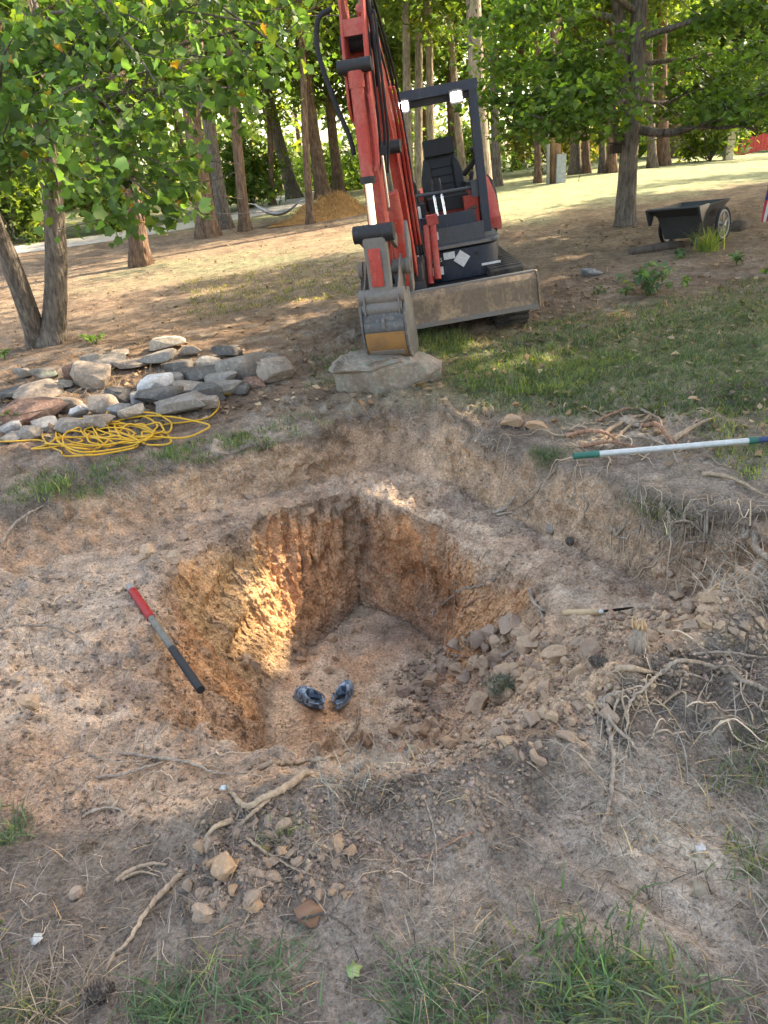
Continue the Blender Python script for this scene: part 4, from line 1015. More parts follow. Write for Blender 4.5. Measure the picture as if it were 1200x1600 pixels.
STONES = [  # zoomed x, y, w, h (2.308 px per photo px), kind, label
 (600, 325, 112, 44, 'pale', 'sunlit pale flat stone at the back of the stone pile'), (682, 348, 84, 36, 'tan', 'tan stone just right of the sunlit back stone'), (815, 352, 96, 42, 'dark', 'dark flat stone at the back behind the big grey block'),
 (866, 400, 152, 92, 'grey', 'biggest smooth grey block near the right end of the pile'), (962, 372, 98, 46, 'grey', 'grey slab leaning between the two blocks at the right end'), (1000, 412, 128, 90, 'tan', 'angular tan block at the right tip of the stone pile'),
 (915, 455, 62, 42, 'red', 'small reddish stone under the right tip block'), (755, 388, 76, 48, 'pale', 'pale stone left of the biggest grey block'), (640, 402, 92, 56, 'dark', 'dark cracked stone in the middle of the pile'), (792, 445, 116, 58, 'grey', 'grey slab below the biggest grey block'),
 (722, 440, 134, 52, 'dark', 'long dark slab in the middle right of the pile'), (560, 384, 132, 44, 'grey', 'grey slab at the back middle of the pile'), (402, 394, 112, 38, 'grey', 'flat grey slab right of the tree roots'), (424, 360, 62, 28, 'tan', 'small tan stone nearest the tree roots'),
 (322, 440, 136, 86, 'tan', 'large rounded tan stone in front of the tree'), (270, 418, 72, 52, 'red', 'brown stone tucked left behind the large tan stone'), (128, 500, 150, 52, 'tan', 'flat tan slab near the left edge of the pile'), (190, 472, 102, 38, 'pale', 'pale narrow slab below the lichen stone'),
 (85, 428, 64, 38, 'grey', 'grey stone at the left edge near the tree base'), (152, 434, 84, 44, 'lich', 'stone with green lichen near the tree base'), (120, 580, 190, 66, 'red', 'reddish block with a white top at the left front'), (552, 470, 116, 62, 'white', 'white-topped block in the middle of the pile'),
 (622, 448, 74, 42, 'grey', 'grey stone right of the white-topped block'), (366, 540, 84, 70, 'tan', 'round tan boulder in the front middle of the pile'), (428, 510, 104, 50, 'dark', 'dark stone behind the round tan boulder'), (492, 518, 54, 48, 'blue', 'small round bluish stone in the middle of the pile'),
 (422, 562, 66, 54, 'blue', 'bluish cobble right of the round tan boulder'), (470, 578, 84, 52, 'pale', 'pale disc-shaped stone at the front touching the yellow cord'), (562, 515, 152, 58, 'dark', 'long dark slab at the front of the pile'), (650, 545, 172, 66, 'grey', 'longest grey slab on the front edge of the pile'),
 (692, 482, 114, 34, 'grey', 'thin grey slab lying above the longest front slab'), (742, 505, 124, 64, 'dark', 'dark slab at the front right of the pile'), (822, 485, 96, 54, 'grey', 'grey stone at the front right below the biggest block'), (352, 605, 108, 58, 'tan', 'squared tan block at the front beside the cord coil'),
 (256, 608, 112, 48, 'grey', 'grey block at the front left beside the cord coil'), (282, 562, 64, 44, 'white', 'small whitish stone right of the white-topped reddish block'), (150, 618, 84, 48, 'blue', 'bluish cobble at the front left of the pile'), (106, 642, 72, 42, 'grey', 'grey cobble in front of the bluish cobble'),
 (28, 632, 74, 38, 'blue', 'bluish stone at the left picture edge'), (42, 662, 98, 28, 'grey', 'flat grey stone at the left edge by the cord end'), (330, 386, 62, 52, 'grey', 'upright grey stone behind the large tan stone'), (62, 506, 122, 42, 'dark', 'dark flat slab at the left edge of the pile'),
 (216, 532, 122, 62, 'tan', 'tan stone behind the white-topped reddish block'), (756, 545, 64, 48, 'tan', 'small tan stone at the right end of the longest slab'), (470, 395, 110, 34, 'tan', 'tan slab at the back left of the pile'), (860, 478, 70, 44, 'dark', 'small dark stone below the biggest grey block')]
for k, (zx, zy, zw, zh, kd, lab) in enumerate(STONES):
    px, py = zx / 2.308, 400 + (zy + zh * .5) / 2.308
    q = spot(px, py); ax = (q - CAM) @ FW; m = ax / FPX / 2.308
    w, h = zw * m * 1.22, zh * m * 1.05
    dep = min(w, max(h * 1.3, w * .7))
    q = G(q[0], q[1] + dep * .35, 0)
    o = rock('stone', 300 + k, (w, dep, h), ROCK[kd], q, (rad(random.uniform(-10, 10)), rad(random.uniform(-9, 5)), rad(random.uniform(-25, 25))), .10, 3, cuts=9, boxy=.34, rough=.045, lo=.62, hi=1.0)
    tag(o, lab, 'stone', 'stones of the loose pile')
for k, (px, py, w, h, mt, lab) in enumerate([(800, 655, 34, 26, CLODO, 'orange clay lump on the grass behind the hole'), (840, 664, 34, 18, CLODO, 'flatter orange clay lump right of the other on the grass'), (985, 662, 30, 18, ROCK['tan'], 'tan stone lying among the cut roots'),
                                         (862, 828, 22, 18, ROCK['tan'], 'round stone on the shelf left of the small pine cone'), (46, 1096, 24, 26, CLODM, 'pale clod standing out on the left edge'), (28, 1062, 12, 10, CLODM, 'tiny pale clod above the pale left clod'),
                                         (232, 862, 26, 22, CLODM, 'round clod on the left shelf above the digging bar'), (270, 870, 28, 22, CLODM, 'angular clod left of the pit wall top'), (270, 893, 16, 22, CLODG, 'egg-shaped clod on the pit edge by the digging bar'),
                                         (516, 996, 17, 18, CLODM, 'rounded clod on the pit floor behind the clogs'), (382, 1036, 17, 24, CLODM, 'left pale clod at the foot of the left pit wall'), (402, 1040, 16, 20, CLODM, 'right pale clod at the foot of the left pit wall'),
                                         (575, 1150, 20, 38, CLODO, 'upright reddish clod at the front of the pit floor'), (478, 797, 32, 18, CLODO, 'reddish clod on the back rim of the pit'), (355, 1352, 36, 40, CLODO, 'large orange clod in the foreground heap'), (118, 1398, 26, 18, CLODG, 'flat brown clod in the left foreground'),
                                         (318, 1425, 34, 24, CLODG, 'grey clod beside the foreground root'), (925, 424, 34, 16, ROCK['blue'], 'flat grey stepping stone on the mulch')]):
    q = spot(px, py + h * .4); ax = (q - CAM) @ FW; m = ax / FPX; s = np.array([w, (w + h) * .5, h]) * m * 1.1
    o = rock('stone' if mt not in (CLODM, CLODO, CLODG) else 'dirt_clod', 700 + k, s, mt, q + np.array([0, s[1] * .2, 0]), (0, 0, rad(random.uniform(-40, 40))), .25, 3, cuts=12, boxy=.55, rough=.17, lo=.5, hi=.9)
    tag(o, lab, 'stone' if 'ston' in lab else 'clod')

# ------------------------------------------------------------------ tools and shoes
SILVER = mat_plain('dusty_aluminium', (.52, .52, .50), .45, .3, .15, 30, 60, .0005)
GREENP = mat_plain('green_grip', (.02, .12, .085), .55, 0, .2)
BLUEP = mat_plain('blue_grip', (.03, .05, .12), .5, 0, .2)
REDP = mat_plain('red_grip', (.33, .015, .015), .5, 0, .2, 40)
GALV = mat_plain('galvanised', (.28, .27, .25), .5, .4, .2, 30)
DULLST = mat_plain('dull_steel', (.17, .155, .13), .6, .2, .3, 30)
WOOD = mat_plain('pale_wood', (.50, .35, .20), .5, 0, .2, 18)
def chain(root, pts, r, segs):
    """straight rod cut into consecutive parts: segs (name, mat, t0, t1, rscale)"""
    a, b = np.array(pts[0], float), np.array(pts[1], float)
    for nm, mt, t0, t1, rs in segs: rod(nm, mt, root, a + (b - a) * t0, a + (b - a) * t1, r * rs, 14)
p0 = spot(203, 921) + np.array([0, 0, .02]); d0 = (p0 - CAM) @ FW
for d1 in np.arange(4.3, 2.4, -.02):      # deepest lean that clears the pit lip
    p1 = CAM + ray(311, 1074) * d1; ok = True
    for t in np.linspace(.12, .94, 14):
        v = p0 + (p1 - p0) * t - CAM; h = BVH.ray_cast(Vector(CAM), Vector(v).normalized())
        if h[0] is not None and h[3] < np.linalg.norm(v) + .012: ok = False; break
    if ok: break
rt = empty('digging_bar', tuple(p0)); chain(rt, [np.zeros(3), (p1 - p0)], .0175, [('end_cap', GALV, 0, .07, 1.1), ('grip', REDP, .06, .37, 1.22), ('shaft', DULLST, .36, .68, 1.0), ('lower_shaft', BLACK, .67, 1.02, 1.03)])
tag(rt, 'digging bar with red grip leaning into the pit on the left', 'digging bar')
p0 = spot(895, 722) + np.array([0, 0, .035]); p1 = at(1202, 686, spot(1202, 700)[1]); p1[2] = max(p1[2], gz(p1[0], p1[1]) + .03)
rt = empty('pole', tuple(p0)); chain(rt, [np.zeros(3), p1 - p0], .0165, [('tip_grip', GREENP, 0, .135, 1.1), ('tube', SILVER, .13, .90, 1.0), ('collar', GREENP, .895, .94, 1.15), ('upper_tube', BLUEP, .935, 1.5, 1.0)])
tag(rt, 'long aluminium pole with green tip lying on the right bank', 'pole')
sa, sb, sc_ = spot(879, 963) + [0, 0, .02], spot(936, 962) + [0, 0, .02], spot(990, 955) + [0, 0, .02]
rt = empty('pruning_saw', tuple(sa)); d = sb - sa
V, F = tube(catmull([np.zeros(3), d * .3, d * .6, d], 12), [.010, .014, .0145, .0135, .0135, .014, .0145, .0145, .014, .0135, .013, .012], 12); MB().add(V, F).build('handle', WOOD, rt)
rod('ferrule', SILVER, rt, d * .99, d * 1.12, .0105)
e = sc_ - sb; up = np.array([0, 0, 1.0]); sd_ = np.cross(e / np.linalg.norm(e), up)
bm = bmesh.new(); pr = [(.08, -.014), (.5, -.018), (.85, -.016), (1.0, .002), (.96, .008), (.5, .015), (.08, .013)]
bm_prism(bm, pr, lambda a, b: tuple(d + e * a + (sd_ * .6 + up * .8) * b - sd_ * .001), lambda a, b: tuple(d + e * a + (sd_ * .6 + up * .8) * b + sd_ * .001)); bm_obj('blade', bm, BLACK, rt)
tag(rt, 'pruning saw with wooden handle and black blade on the shelf', 'saw')

def mat_camo():
    m, n, b = new_mat('camo_foam'); t = tex(n, 22, 2, .5); t2 = tex(n, 34, 2, .5)
    c = mixrgb(n, ramp(n, t, [(.46, 0.0), (.49, 1.0)]), (.075, .105, .145), (.20, .28, .35)); c = mixrgb(n, ramp(n, t2, [(.56, 0.0), (.60, 1.0)]), c, (.36, .43, .48))
    n.links.new(c, b.inputs['Base Color']); b.inputs['Roughness'].default_value = .6; return m
CAMO = mat_camo(); INSOLE = mat_plain('insole', (.018, .02, .024), .9)
def clog(label, px, py, yaw, mirror):
    q = spot(px, py); n_ = gn(q[0], q[1])
    root = empty('clog', (q[0], q[1], q[2] + .004)); root.rotation_euler = (0, 0, yaw); root.scale = (.86, .82, .86)
    A = np.linspace(0, 2 * np.pi, 36, endpoint=False)
    def outline(sx, sy, oy=0, toe=1.0):
        x = np.cos(A); y = np.sin(A)
        wd = .051 + .008 * y * toe - .006 * (y < -.2) * (-.2 - y)
        return np.stack([x * wd * sx * (1 + .05 * mirror * np.sin(A) * np.sign(x)), y * .14 * sy + oy], 1)
    full = outline(1, 1)
    rings = []
    for z, s in ((0, .93), (.006, .99), (.02, 1.0), (.024, .975)): rings.append(np.column_stack([outline(s, s), np.full(36, z)]))
    hole = outline(.80, .50, -.055, .3)
    f0 = outline(.97, .98)
    for t in (.2, .4, .6, .8, .93, 1.0):
        o_ = f0 * (1 - t ** 1.5) + hole * t ** 1.5
        yy = f0[:, 1]; front = np.clip((yy + .03) / .16, 0, 1)
        zz = .024 + (.052 + .02 * front) * np.sin(t * np.pi / 2) ** .8 + .010 * front * np.sin(t * np.pi)
        rings.append(np.column_stack([o_, zz]))
    lip = rings[-1]
    for z, s in ((.068, .96), (.05, .95), (.027, .93)):
        o_ = (hole - hole.mean(0)) * s + hole.mean(0); rings.append(np.column_stack([o_, np.minimum(lip[:, 2] - .004, z)]))
    V = np.concatenate(rings); F = []
    for k in range(len(rings) - 1):
        for j in range(36): F.append((k * 36 + j, k * 36 + (j + 1) % 36, (k + 1) * 36 + (j + 1) % 36, (k + 1) * 36 + j))
    nb = 36 * 10
    MB().add(V, F).add(np.column_stack([outline(.93, .93), np.zeros(36)]), [tuple(range(36))[::-1]]).build('shell', CAMO, root)
    io = (hole - hole.mean(0)) * .94 + hole.mean(0); MB().add(np.column_stack([io, np.full(36, .026)]), [tuple(range(36))]).build('insole', INSOLE, root)
    a = np.linspace(rad(-175), rad(-5), 20); st = np.stack([np.cos(a) * .056, np.sin(a) * .092 - .045, .055 + .012 * np.sin(a + np.pi) * 0 + .006 * np.abs(np.cos(a))], 1)
    V, F = tube(st, .006, 6); MB().add(V * np.array([1, 1, 1.0]), F).build('heel_strap', CAMO, root)
    for sx in (-1, 1): rod('rivet', INSOLE, root, (sx * .052, -.045, .058), (sx * .060, -.045, .058), .008, 10)
    for (hx, hy) in [(-.018, .05), (.012, .055), (-.005, .075), (.02, .08), (-.025, .08)]:
        hz = .092 - 2.2 * (hy - .05) ** 1.0 * .35
        rod('vent_hole', INSOLE, root, (hx, hy, hz - .012), (hx, hy + .001, hz - .002), .0055, 8)
    tag(root, label, 'shoe')
clog('left blue camouflage clog on the pit floor, toe turned outward', 484, 1098, rad(50), 1)
clog('right blue camouflage clog on the pit floor, toe pointing away', 538, 1092, rad(-20), -1)

# yellow cord
YEL = mat_plain('yellow_cord', (.62, .34, .025), .5, 0, .15, 50)
def cord():
    r = np.random.default_rng(4); px = [(385, 616), (360, 617), (344, 622), (341, 640), (325, 655), (290, 662), (255, 668)]
    cx, cy = 210, 683
    ph = 0.4
    for k in range(150):
        t = k / 150
        c = np.array([235 - 120 * t + 25 * math.sin(t * 23), 672 + 26 * t + 6 * math.sin(t * 17)])
        R = np.array([52 + 22 * math.sin(t * 31) - 8 * t, 17 + 8 * math.cos(t * 27)])
        ph += .55 + .12 * r.normal()
        px.append((c[0] + R[0] * math.cos(ph) + 5 * r.normal(), c[1] + R[1] * math.sin(ph) + 1.5 * r.normal()))
    px += [(130, 690), (90, 700), (50, 704), (75, 697), (60, 690), (20, 692), (-30, 692)]
    P = []
    for i, (a, b) in enumerate(px):
        q = spot(a, b); P.append(q + np.array([0, 0, .012 + (.03 * r.random() + .012 if 8 < i < 150 else 0)]))
    V, F = tube(catmull(P, len(P) * 6), .0068, 6); o = MB().add(V, F).build('extension_cord', YEL)
    tag(o, 'tangled yellow extension cord lying in front of the stone pile', 'cord')
    P = [spot(a, b) + np.array([0, 0, .02]) for a, b in [(250, 668), (290, 655), (330, 642), (343, 625), (330, 612), (344, 618), (362, 618), (382, 616)]]
cord()

# pine cones
CONE = mat_plain('cone_brown', (.07, .05, .038), .8, 0, .3, 90, col2=(.20, .165, .135))
def cone(label, px, py, L, yaw):
    q = spot(px, py); r = np.random.default_rng(int(px)); mb = MB()
    Vb, Fb = ico(2); mb.add(Vb * np.array([.3, .46, .3]) * L, Fb.tolist())
    for k in range(95):
        t = (k + .5) / 95; y = (t - .5) * L; rr = L * .33 * math.sin(math.pi * min(1, .12 + .88 * t)) ** .65 * (1 if t < .8 else 1.0)
        a = k * 2.39996; d = np.array([math.cos(a), 0, math.sin(a)]); tn = np.array([-math.sin(a), 0, math.cos(a)]); ax = np.array([0, 1.0, 0])
        c = d * rr * .55 + ax * y; tip = d * rr * 1.28 + ax * (y + L * .06); wd = L * .085
        V = [c - tn * wd * .6, c + tn * wd * .6, tip + tn * wd - ax * .0, tip - tn * wd, tip + ax * L * .035 + d * L * .02, c + ax * L * .06]
        mb.add(V, [(0, 1, 2, 3), (3, 2, 4), (0, 3, 4, 5), (1, 5, 4, 2)])
    o = mb.build('pine_cone', CONE, None, smooth=False); o.location = (q[0], q[1], q[2] + L * .3); o.rotation_euler = (rad(8), rad(5), yaw); tag(o, label, 'pine cone')
cone('open pine cone in the left foreground dirt', 157, 1558, .062, rad(-70))
cone('small dark pine cone on the shelf below the right bank', 890, 850, .055, rad(20))
cone('dark pine cone between clods on the right heap', 936, 1042, .06, rad(60))
# ------------------------------------------------------------------ garden cart
POLY = mat_plain('black_poly', (.035, .035, .036), .5, 0, .25, 25, 150, .001, .5)
SPOKE = mat_plain('wheel_grey', (.24, .235, .22), .5, .2, .15)
def cart():
    q = spot(1096, 388); root = empty('garden_cart', tuple(G(q[0], q[1] + .35, 0))); root.rotation_euler = (rad(2), rad(-4), rad(-46)); root.scale = (.8, .8, .8)
    # tub: outer and inner skins between a floor and a flared rim; local -y is the front
    def ring(x, y0, y1, z, zf=None): return [(-x, y0, z if zf is None else zf), (x, y0, z if zf is None else zf), (x, y1, z), (-x, y1, z)]
    lv = [ring(.26, -.34, .30, .13), ring(.34, -.42, .42, .50, .46), ring(.40, -.62, .50, .60, .585), ring(.385, -.60, .485, .60, .585), ring(.325, -.40, .41, .50, .46), ring(.245, -.32, .28, .155)]
    bm = bmesh.new(); vs = [[bm.verts.new(p) for p in r] for r in lv]
    for k in range(5):
        for j in range(4): bm.faces.new((vs[k][j], vs[k][(j + 1) % 4], vs[k + 1][(j + 1) % 4], vs[k + 1][j]))
    bm.faces.new(vs[0][::-1]); bm.faces.new(vs[5]); bmesh.ops.recalc_face_normals(bm, faces=bm.faces)
    tub = bm_obj('tub', bm, POLY, root, .012, 3, limit=.3)
    for sx in (-1, 1):
        bm = bmesh.new(); bm_prism(bm, [(-.66, .60), (-.30, .61), (-.30, .57), (-.44, .50), (-.52, .36), (-.56, .36)], lambda a, b: (sx * .385, a, b), lambda a, b: (sx * .425, a, b)); bm_obj('handle_arm', bm, POLY, tub, .012)
        w = empty('wheel', (0, 0, 0)); w.parent = root; c = np.array([sx * .45, .12, .26])
        a = np.linspace(0, 2 * np.pi, 33); V, F = tube(np.stack([np.full(33, c[0]), c[1] + .235 * np.cos(a), c[2] + .235 * np.sin(a)], 1), .026, 10, False); MB().add(V, F).build('tyre', RUBBER, w)
        V, F = tube(np.stack([np.full(33, c[0]), c[1] + .20 * np.cos(a), c[2] + .20 * np.sin(a)], 1), .016, 8, False); MB().add(V, F).build('rim', SPOKE, w)
        for k in range(5):
            t = k * 2 * math.pi / 5 + .3
            for dt in (-.09, .09): rod('spoke', SPOKE, w, c + np.array([0, .03 * math.cos(t), .03 * math.sin(t)]), c + np.array([0, .195 * math.cos(t + dt), .195 * math.sin(t + dt)]), .009, 6)
        rod('hub', SPOKE, w, c - [.035, 0, 0], c + [.035, 0, 0], .035, 14)
    rod('axle', GALV, root, (-.45, .12, .26), (.45, .12, .26), .012)
    rod('cross_handle', POLY, root, (-.40, -.645, .592), (.40, -.645, .592), .018)
    box('leg', POLY, root, -.2, -.14, -.30, -.22, 0, .14, .01); box('leg', POLY, root, .14, .2, -.30, -.22, 0, .14, .01)
    tag(root, 'black plastic garden cart with two spoked wheels under the trees', 'cart')
cart()

# ------------------------------------------------------------------ plants of the mulch bed
def plant(name, label, px, py, hpx, wpx, n, ls, col, seed, shape='oval', yellow=.05):
    q = spot(px, py); m = ((q - CAM) @ FW) / FPX; h, w = hpx * m, wpx * m; r = np.random.default_rng(seed)
    root = empty(name, tuple(q)); mb = MB(); ends = []
    for k in range(max(4, n // 9)):
        a = r.uniform(0, 6.28); R = w * .5 * math.sqrt(r.random()); e = np.array([math.cos(a) * R, math.sin(a) * R, h * r.uniform(.4, .95)])
        mb.add(*tube(catmull([(0, 0, -.02), e * np.array([.35, .35, .6]), e], 5), np.linspace(.006, .003, 5), 4)); ends += [e, e * .75]
    mb.build('stem', PLSTEM, root)
    P = cluster_pts(np.array(ends), np.full(len(ends), w * .13), n, r, .6); P[:, 2] = np.abs(P[:, 2])
    V, F, C = leaf_cloud(P, ls, shape, leaf_cols(n, col, r, yellow, .22), droop=.5, flat=.9, seed=seed)
    MB().add(V, F, C).build('leaves', LEAF, root, smooth=False, color=True); return tag(root, label, 'plant')
PLSTEM = mat_plain('plant_stem', (.10, .14, .05), .7)
plant('leafy_plant', 'bushy broad-leaved plant on the mulch in front of the cart', 1012, 462, 50, 66, 150, .085, (.10, .17, .07), 301)
plant('leafy_plant', 'small leafy sprout left of the bushy broad-leaved plant', 978, 462, 16, 24, 24, .07, (.11, .18, .07), 302)
plant('leafy_plant', 'small light green sprout right of the bushy broad-leaved plant', 1074, 448, 20, 14, 16, .075, (.15, .24, .05), 303)
plant('leafy_plant', 'dark leafy sprout just in front of the cart', 1064, 404, 18, 22, 24, .08, (.08, .14, .06), 304)
plant('leafy_plant', 'leafy sprout right of the cart wheel', 1150, 414, 22, 18, 22, .08, (.08, .15, .05), 305)
plant('leafy_plant', 'pale sprout at the right picture edge beyond the lawn', 1196, 428, 12, 20, 14, .08, (.14, .22, .06), 306)
plant('leafy_plant', 'thin sprig on the mulch left of the bushy plant', 935, 460, 14, 16, 14, .06, (.09, .13, .06), 307)
plant('leafy_plant', 'green sprout cluster at the foot of the double-stemmed tree', 150, 536, 16, 34, 40, .07, (.16, .26, .05), 308)
plant('leafy_plant', 'small green sprout at the left edge by the tree foot', 8, 562, 14, 20, 20, .07, (.14, .22, .05), 309)
plant('leafy_plant', 'sprout between two stones at the left edge', 24, 668, 34, 14, 16, .06, (.13, .16, .05), 310)

def blades(P, H, r, width=.006, lean=.5, cols=None, seg=3, dirs=None):
    """grass blades: bent tapered ribbons; returns V,F,C"""
    n = len(P); a = r.uniform(0, 2 * np.pi, n); H = np.broadcast_to(H, (n,)) * r.uniform(.5, 1.3, n)
    L = H * np.abs(r.normal(lean, .35, n)); d = np.stack([np.cos(a), np.sin(a), np.zeros(n)], 1)
    if dirs is not None: d = dirs; 
    s = np.stack([-d[:, 1], d[:, 0], np.zeros(n)], 1)
    V = []
    for k in range(seg + 1):
        t = k / seg; c = P + d * (L * t ** 1.7)[:, None]; c[:, 2] += H * (t - .32 * t * t * np.minimum(1, L / H))
        wd = width * (1 - t) ** .6 * (1 if k < seg else 0)
        V += [c - s * wd * .5, c + s * wd * .5] if k < seg else [c]
    V = np.stack(V, 1).reshape(-1, 3); m = 2 * seg + 1; o = (np.arange(n) * m)[:, None]
    Q = [np.concatenate([o + np.array([[2 * k, 2 * k + 1, 2 * k + 3, 2 * k + 2]]) for k in range(seg - 1)]), o + np.array([[2 * seg - 2, 2 * seg - 1, 2 * seg]])]
    return V, Q, np.repeat(cols, m, axis=0)

r_ = np.random.default_rng(12)
q = spot(1105, 392); rt = empty('grass_clump', tuple(q)); n = 170
V, F, C = blades(np.column_stack([r_.normal(0, .07, (n, 2)), np.zeros(n)]), .30, r_, .012, .75, leaf_cols(n, (.16, .21, .05), r_, .2), 4)
MB().add(V, F, C).build('blade', LEAF, rt, color=True); tag(rt, 'arching ornamental grass clump before the cart wheel', 'grass clump')

MULCH = mat_plain('log_bark', (.10, .075, .06), .95, 0, .4, 14, 40, .01)
V, F = tube([spot(985, 398) + [0, 0, .02], spot(1030, 391) + [0, 0, .035], spot(1066, 386) + [0, 0, .03]], [.05, .06, .05], 10, wob=.12); o = MB().add(V, F).build('log', MULCH); tag(o, 'dark edging log lying before the cart', 'log')
V, F = tube([spot(1148, 362) + [0, 0, .04], spot(1165, 356) + [0, 0, .05]], [.09, .07], 10, wob=.15); o = MB().add(V, F).build('log', MULCH); tag(o, 'short dark log right of the cart wheel', 'log')

# ------------------------------------------------------------------ flag, post, pole, fence, hammock, heap, road
FR, FWt, FB = mat_plain('flag_red', (.38, .03, .04), .8), mat_plain('flag_white', (.62, .58, .56), .8), mat_plain('flag_blue', (.03, .04, .14), .8)
def flag():
    b = spot(1215, 362); root = empty('garden_flag', tuple(b)); m = ((b - CAM) @ FW) / FPX
    rod('flag_pole', BLACK, root, (.06, 0, -.05), (.06, 0, .56), .006, 8); rod('crossbar', BLACK, root, (.06, 0, .555), (-.22, 0, .555), .005, 8)
    W_, H_ = .24, .42
    def P(s, t): return (-.20 + W_ * s + .03 * (1 - t) * .6 - .05 * (1 - t), .02 * math.sin(s * 7 + t * 3), .13 + H_ * t)
    for k in range(7):        # hanging flag: stripes run down
        V = []; F = []
        for i in range(9):
            t = i / 8; V += [P(k / 7, t), P((k + 1) / 7, t)]
        for i in range(8): F.append((2 * i, 2 * i + 1, 2 * i + 3, 2 * i + 2))
        MB().add(np.array(V), F).build('stripe', FR if k % 2 == 0 else FWt, root)
    V = np.array([P(s, t) for t in (.62, .8, 1.0) for s in (0, .25, .5)]) + [0, -.006, 0]
    MB().add(V, [(0, 1, 4, 3), (1, 2, 5, 4), (3, 4, 7, 6), (4, 5, 8, 7)]).build('canton', FB, root)
    V = np.array([P(s, t) for t in (.62, .8, 1.0) for s in (0, .25, .5)]) + [0, .006, 0]
    MB().add(V, [(0, 3, 4, 1), (1, 4, 5, 2), (3, 6, 7, 4), (4, 7, 8, 5)]).build('canton', FB, root)
    tag(root, 'striped red white and blue garden flag at the right edge', 'flag')
flag()
PWOOD = mat_bark('pole_wood', (.20, .12, .08), (.33, .22, .15), .6); CONC = mat_plain('cream_paint', (.55, .48, .38), .8, 0, .15)
b = spot(867, 286); rt = empty('utility_pole', tuple(b - [0, 0, .1])); lean = np.array([-.03, 0, 1.0])
V, F = tube([lean * 0, lean * 3, lean * 8], [.15, .14, .12], 14); MB().add(V, F).build('shaft', PWOOD, rt)
rod('conduit', GALV, rt, np.array([-.20, -.10, 0]), lean * 6.5 + np.array([-.20, -.10, 0]), .05, 10)
rod('transformer', GALV, rt, lean * 6.0 + np.array([.02, -.35, 0]), lean * 6.9 + np.array([.02, -.35, 0]), .22, 18)
tag(rt, 'brown wooden utility pole with grey conduit at the wood edge', 'pole')
b = spot(876, 285); rt = box('meter_box', mat_plain('meter_grey', (.33, .36, .38), .6), None, -.12, .12, -.10, .06, -.05, .70, .015); rt.location = tuple(b + [-.05, -.15, 0]); tag(rt, 'grey utility box at the foot of the wooden pole', 'utility box')
b = at(962, 233, 12.3); rt = empty('birdhouse', tuple(b)); DKW = mat_plain('dark_wood', (.05, .035, .028), .9)
box('house', DKW, rt, -.07, .07, -.07, .07, -.06, .06, .006); box('roof', DKW, rt, -.095, .095, -.10, .09, .062, .08, .004, Matrix.Rotation(rad(8), 4, 'Y'))
tag(rt, 'small dark birdhouse fixed to the garden tree trunk', 'birdhouse')
b = spot(1137, 250); rt = empty('gate_post', tuple(b)); box('post', CONC, rt, -.12, .12, -.12, .12, -.1, .72, .02); box('cap', CONC, rt, -.20, .20, -.20, .20, .722, .82, .02); tag(rt, 'cream capped gate post on the hill', 'post')
FENR = mat_plain('red_boards', (.42, .05, .045), .7, 0, .2)
b = spot(1147, 243); rt = empty('red_fence', tuple(b)); 
for k in range(9): box('board', FENR, rt, .02 + .13 * k, .14 + .13 * k, -.015, .015, -.05, .48 + .03 * math.sin(k * 2.1), .004).location = (0, 0, .025 * k)
box('rail', FENR, rt, 0, 1.2, .017, .05, .12, .20, .004); box('rail', FENR, rt, 0, 1.2, .017, .05, .32, .40, .004)
tag(rt, 'short red board fence on the hill at the right', 'fence')

HAM = mat_plain('hammock_cloth', (.40, .42, .45), .85, 0, .2, 60, col2=(.12, .15, .20))
def hammock():
    a, b = at(388, 318, 20.6), at(476, 312, 21.5); root = empty('hammock', tuple(a)); b = b - a; a = a * 0
    V = []; F = []; nu, nv = 22, 9
    for i in range(nu):
        t = i / (nu - 1); c = a + (b - a) * (.10 + .8 * t); sag = -.30 * math.sin(math.pi * t) ** .9 - .03
        wd = .45 * math.sin(math.pi * (.06 + .88 * t)) ** .8
        for j in range(nv):
            s = j / (nv - 1) * 2 - 1; V.append(c + np.array([0, s * wd, sag + .16 * s * s * wd]))
    for i in range(nu - 1):
        for j in range(nv - 1): F.append((i * nv + j, (i + 1) * nv + j, (i + 1) * nv + j + 1, i * nv + j + 1))
    me = MB().add(np.array(V), F).mesh('cloth'); o = link('cloth', me, HAM, root); so_ = o.modifiers.new('thick', 'SOLIDIFY'); so_.thickness = .012
    rod('rope', FWt, root, a, a + (b - a) * .1 + [0, 0, -.03], .012, 6); rod('rope', FWt, root, b, a + (b - a) * .9 + [0, 0, -.03], .012, 6)
    tag(root, 'grey striped hammock slung between trunks by the straw heap', 'hammock')
hammock()

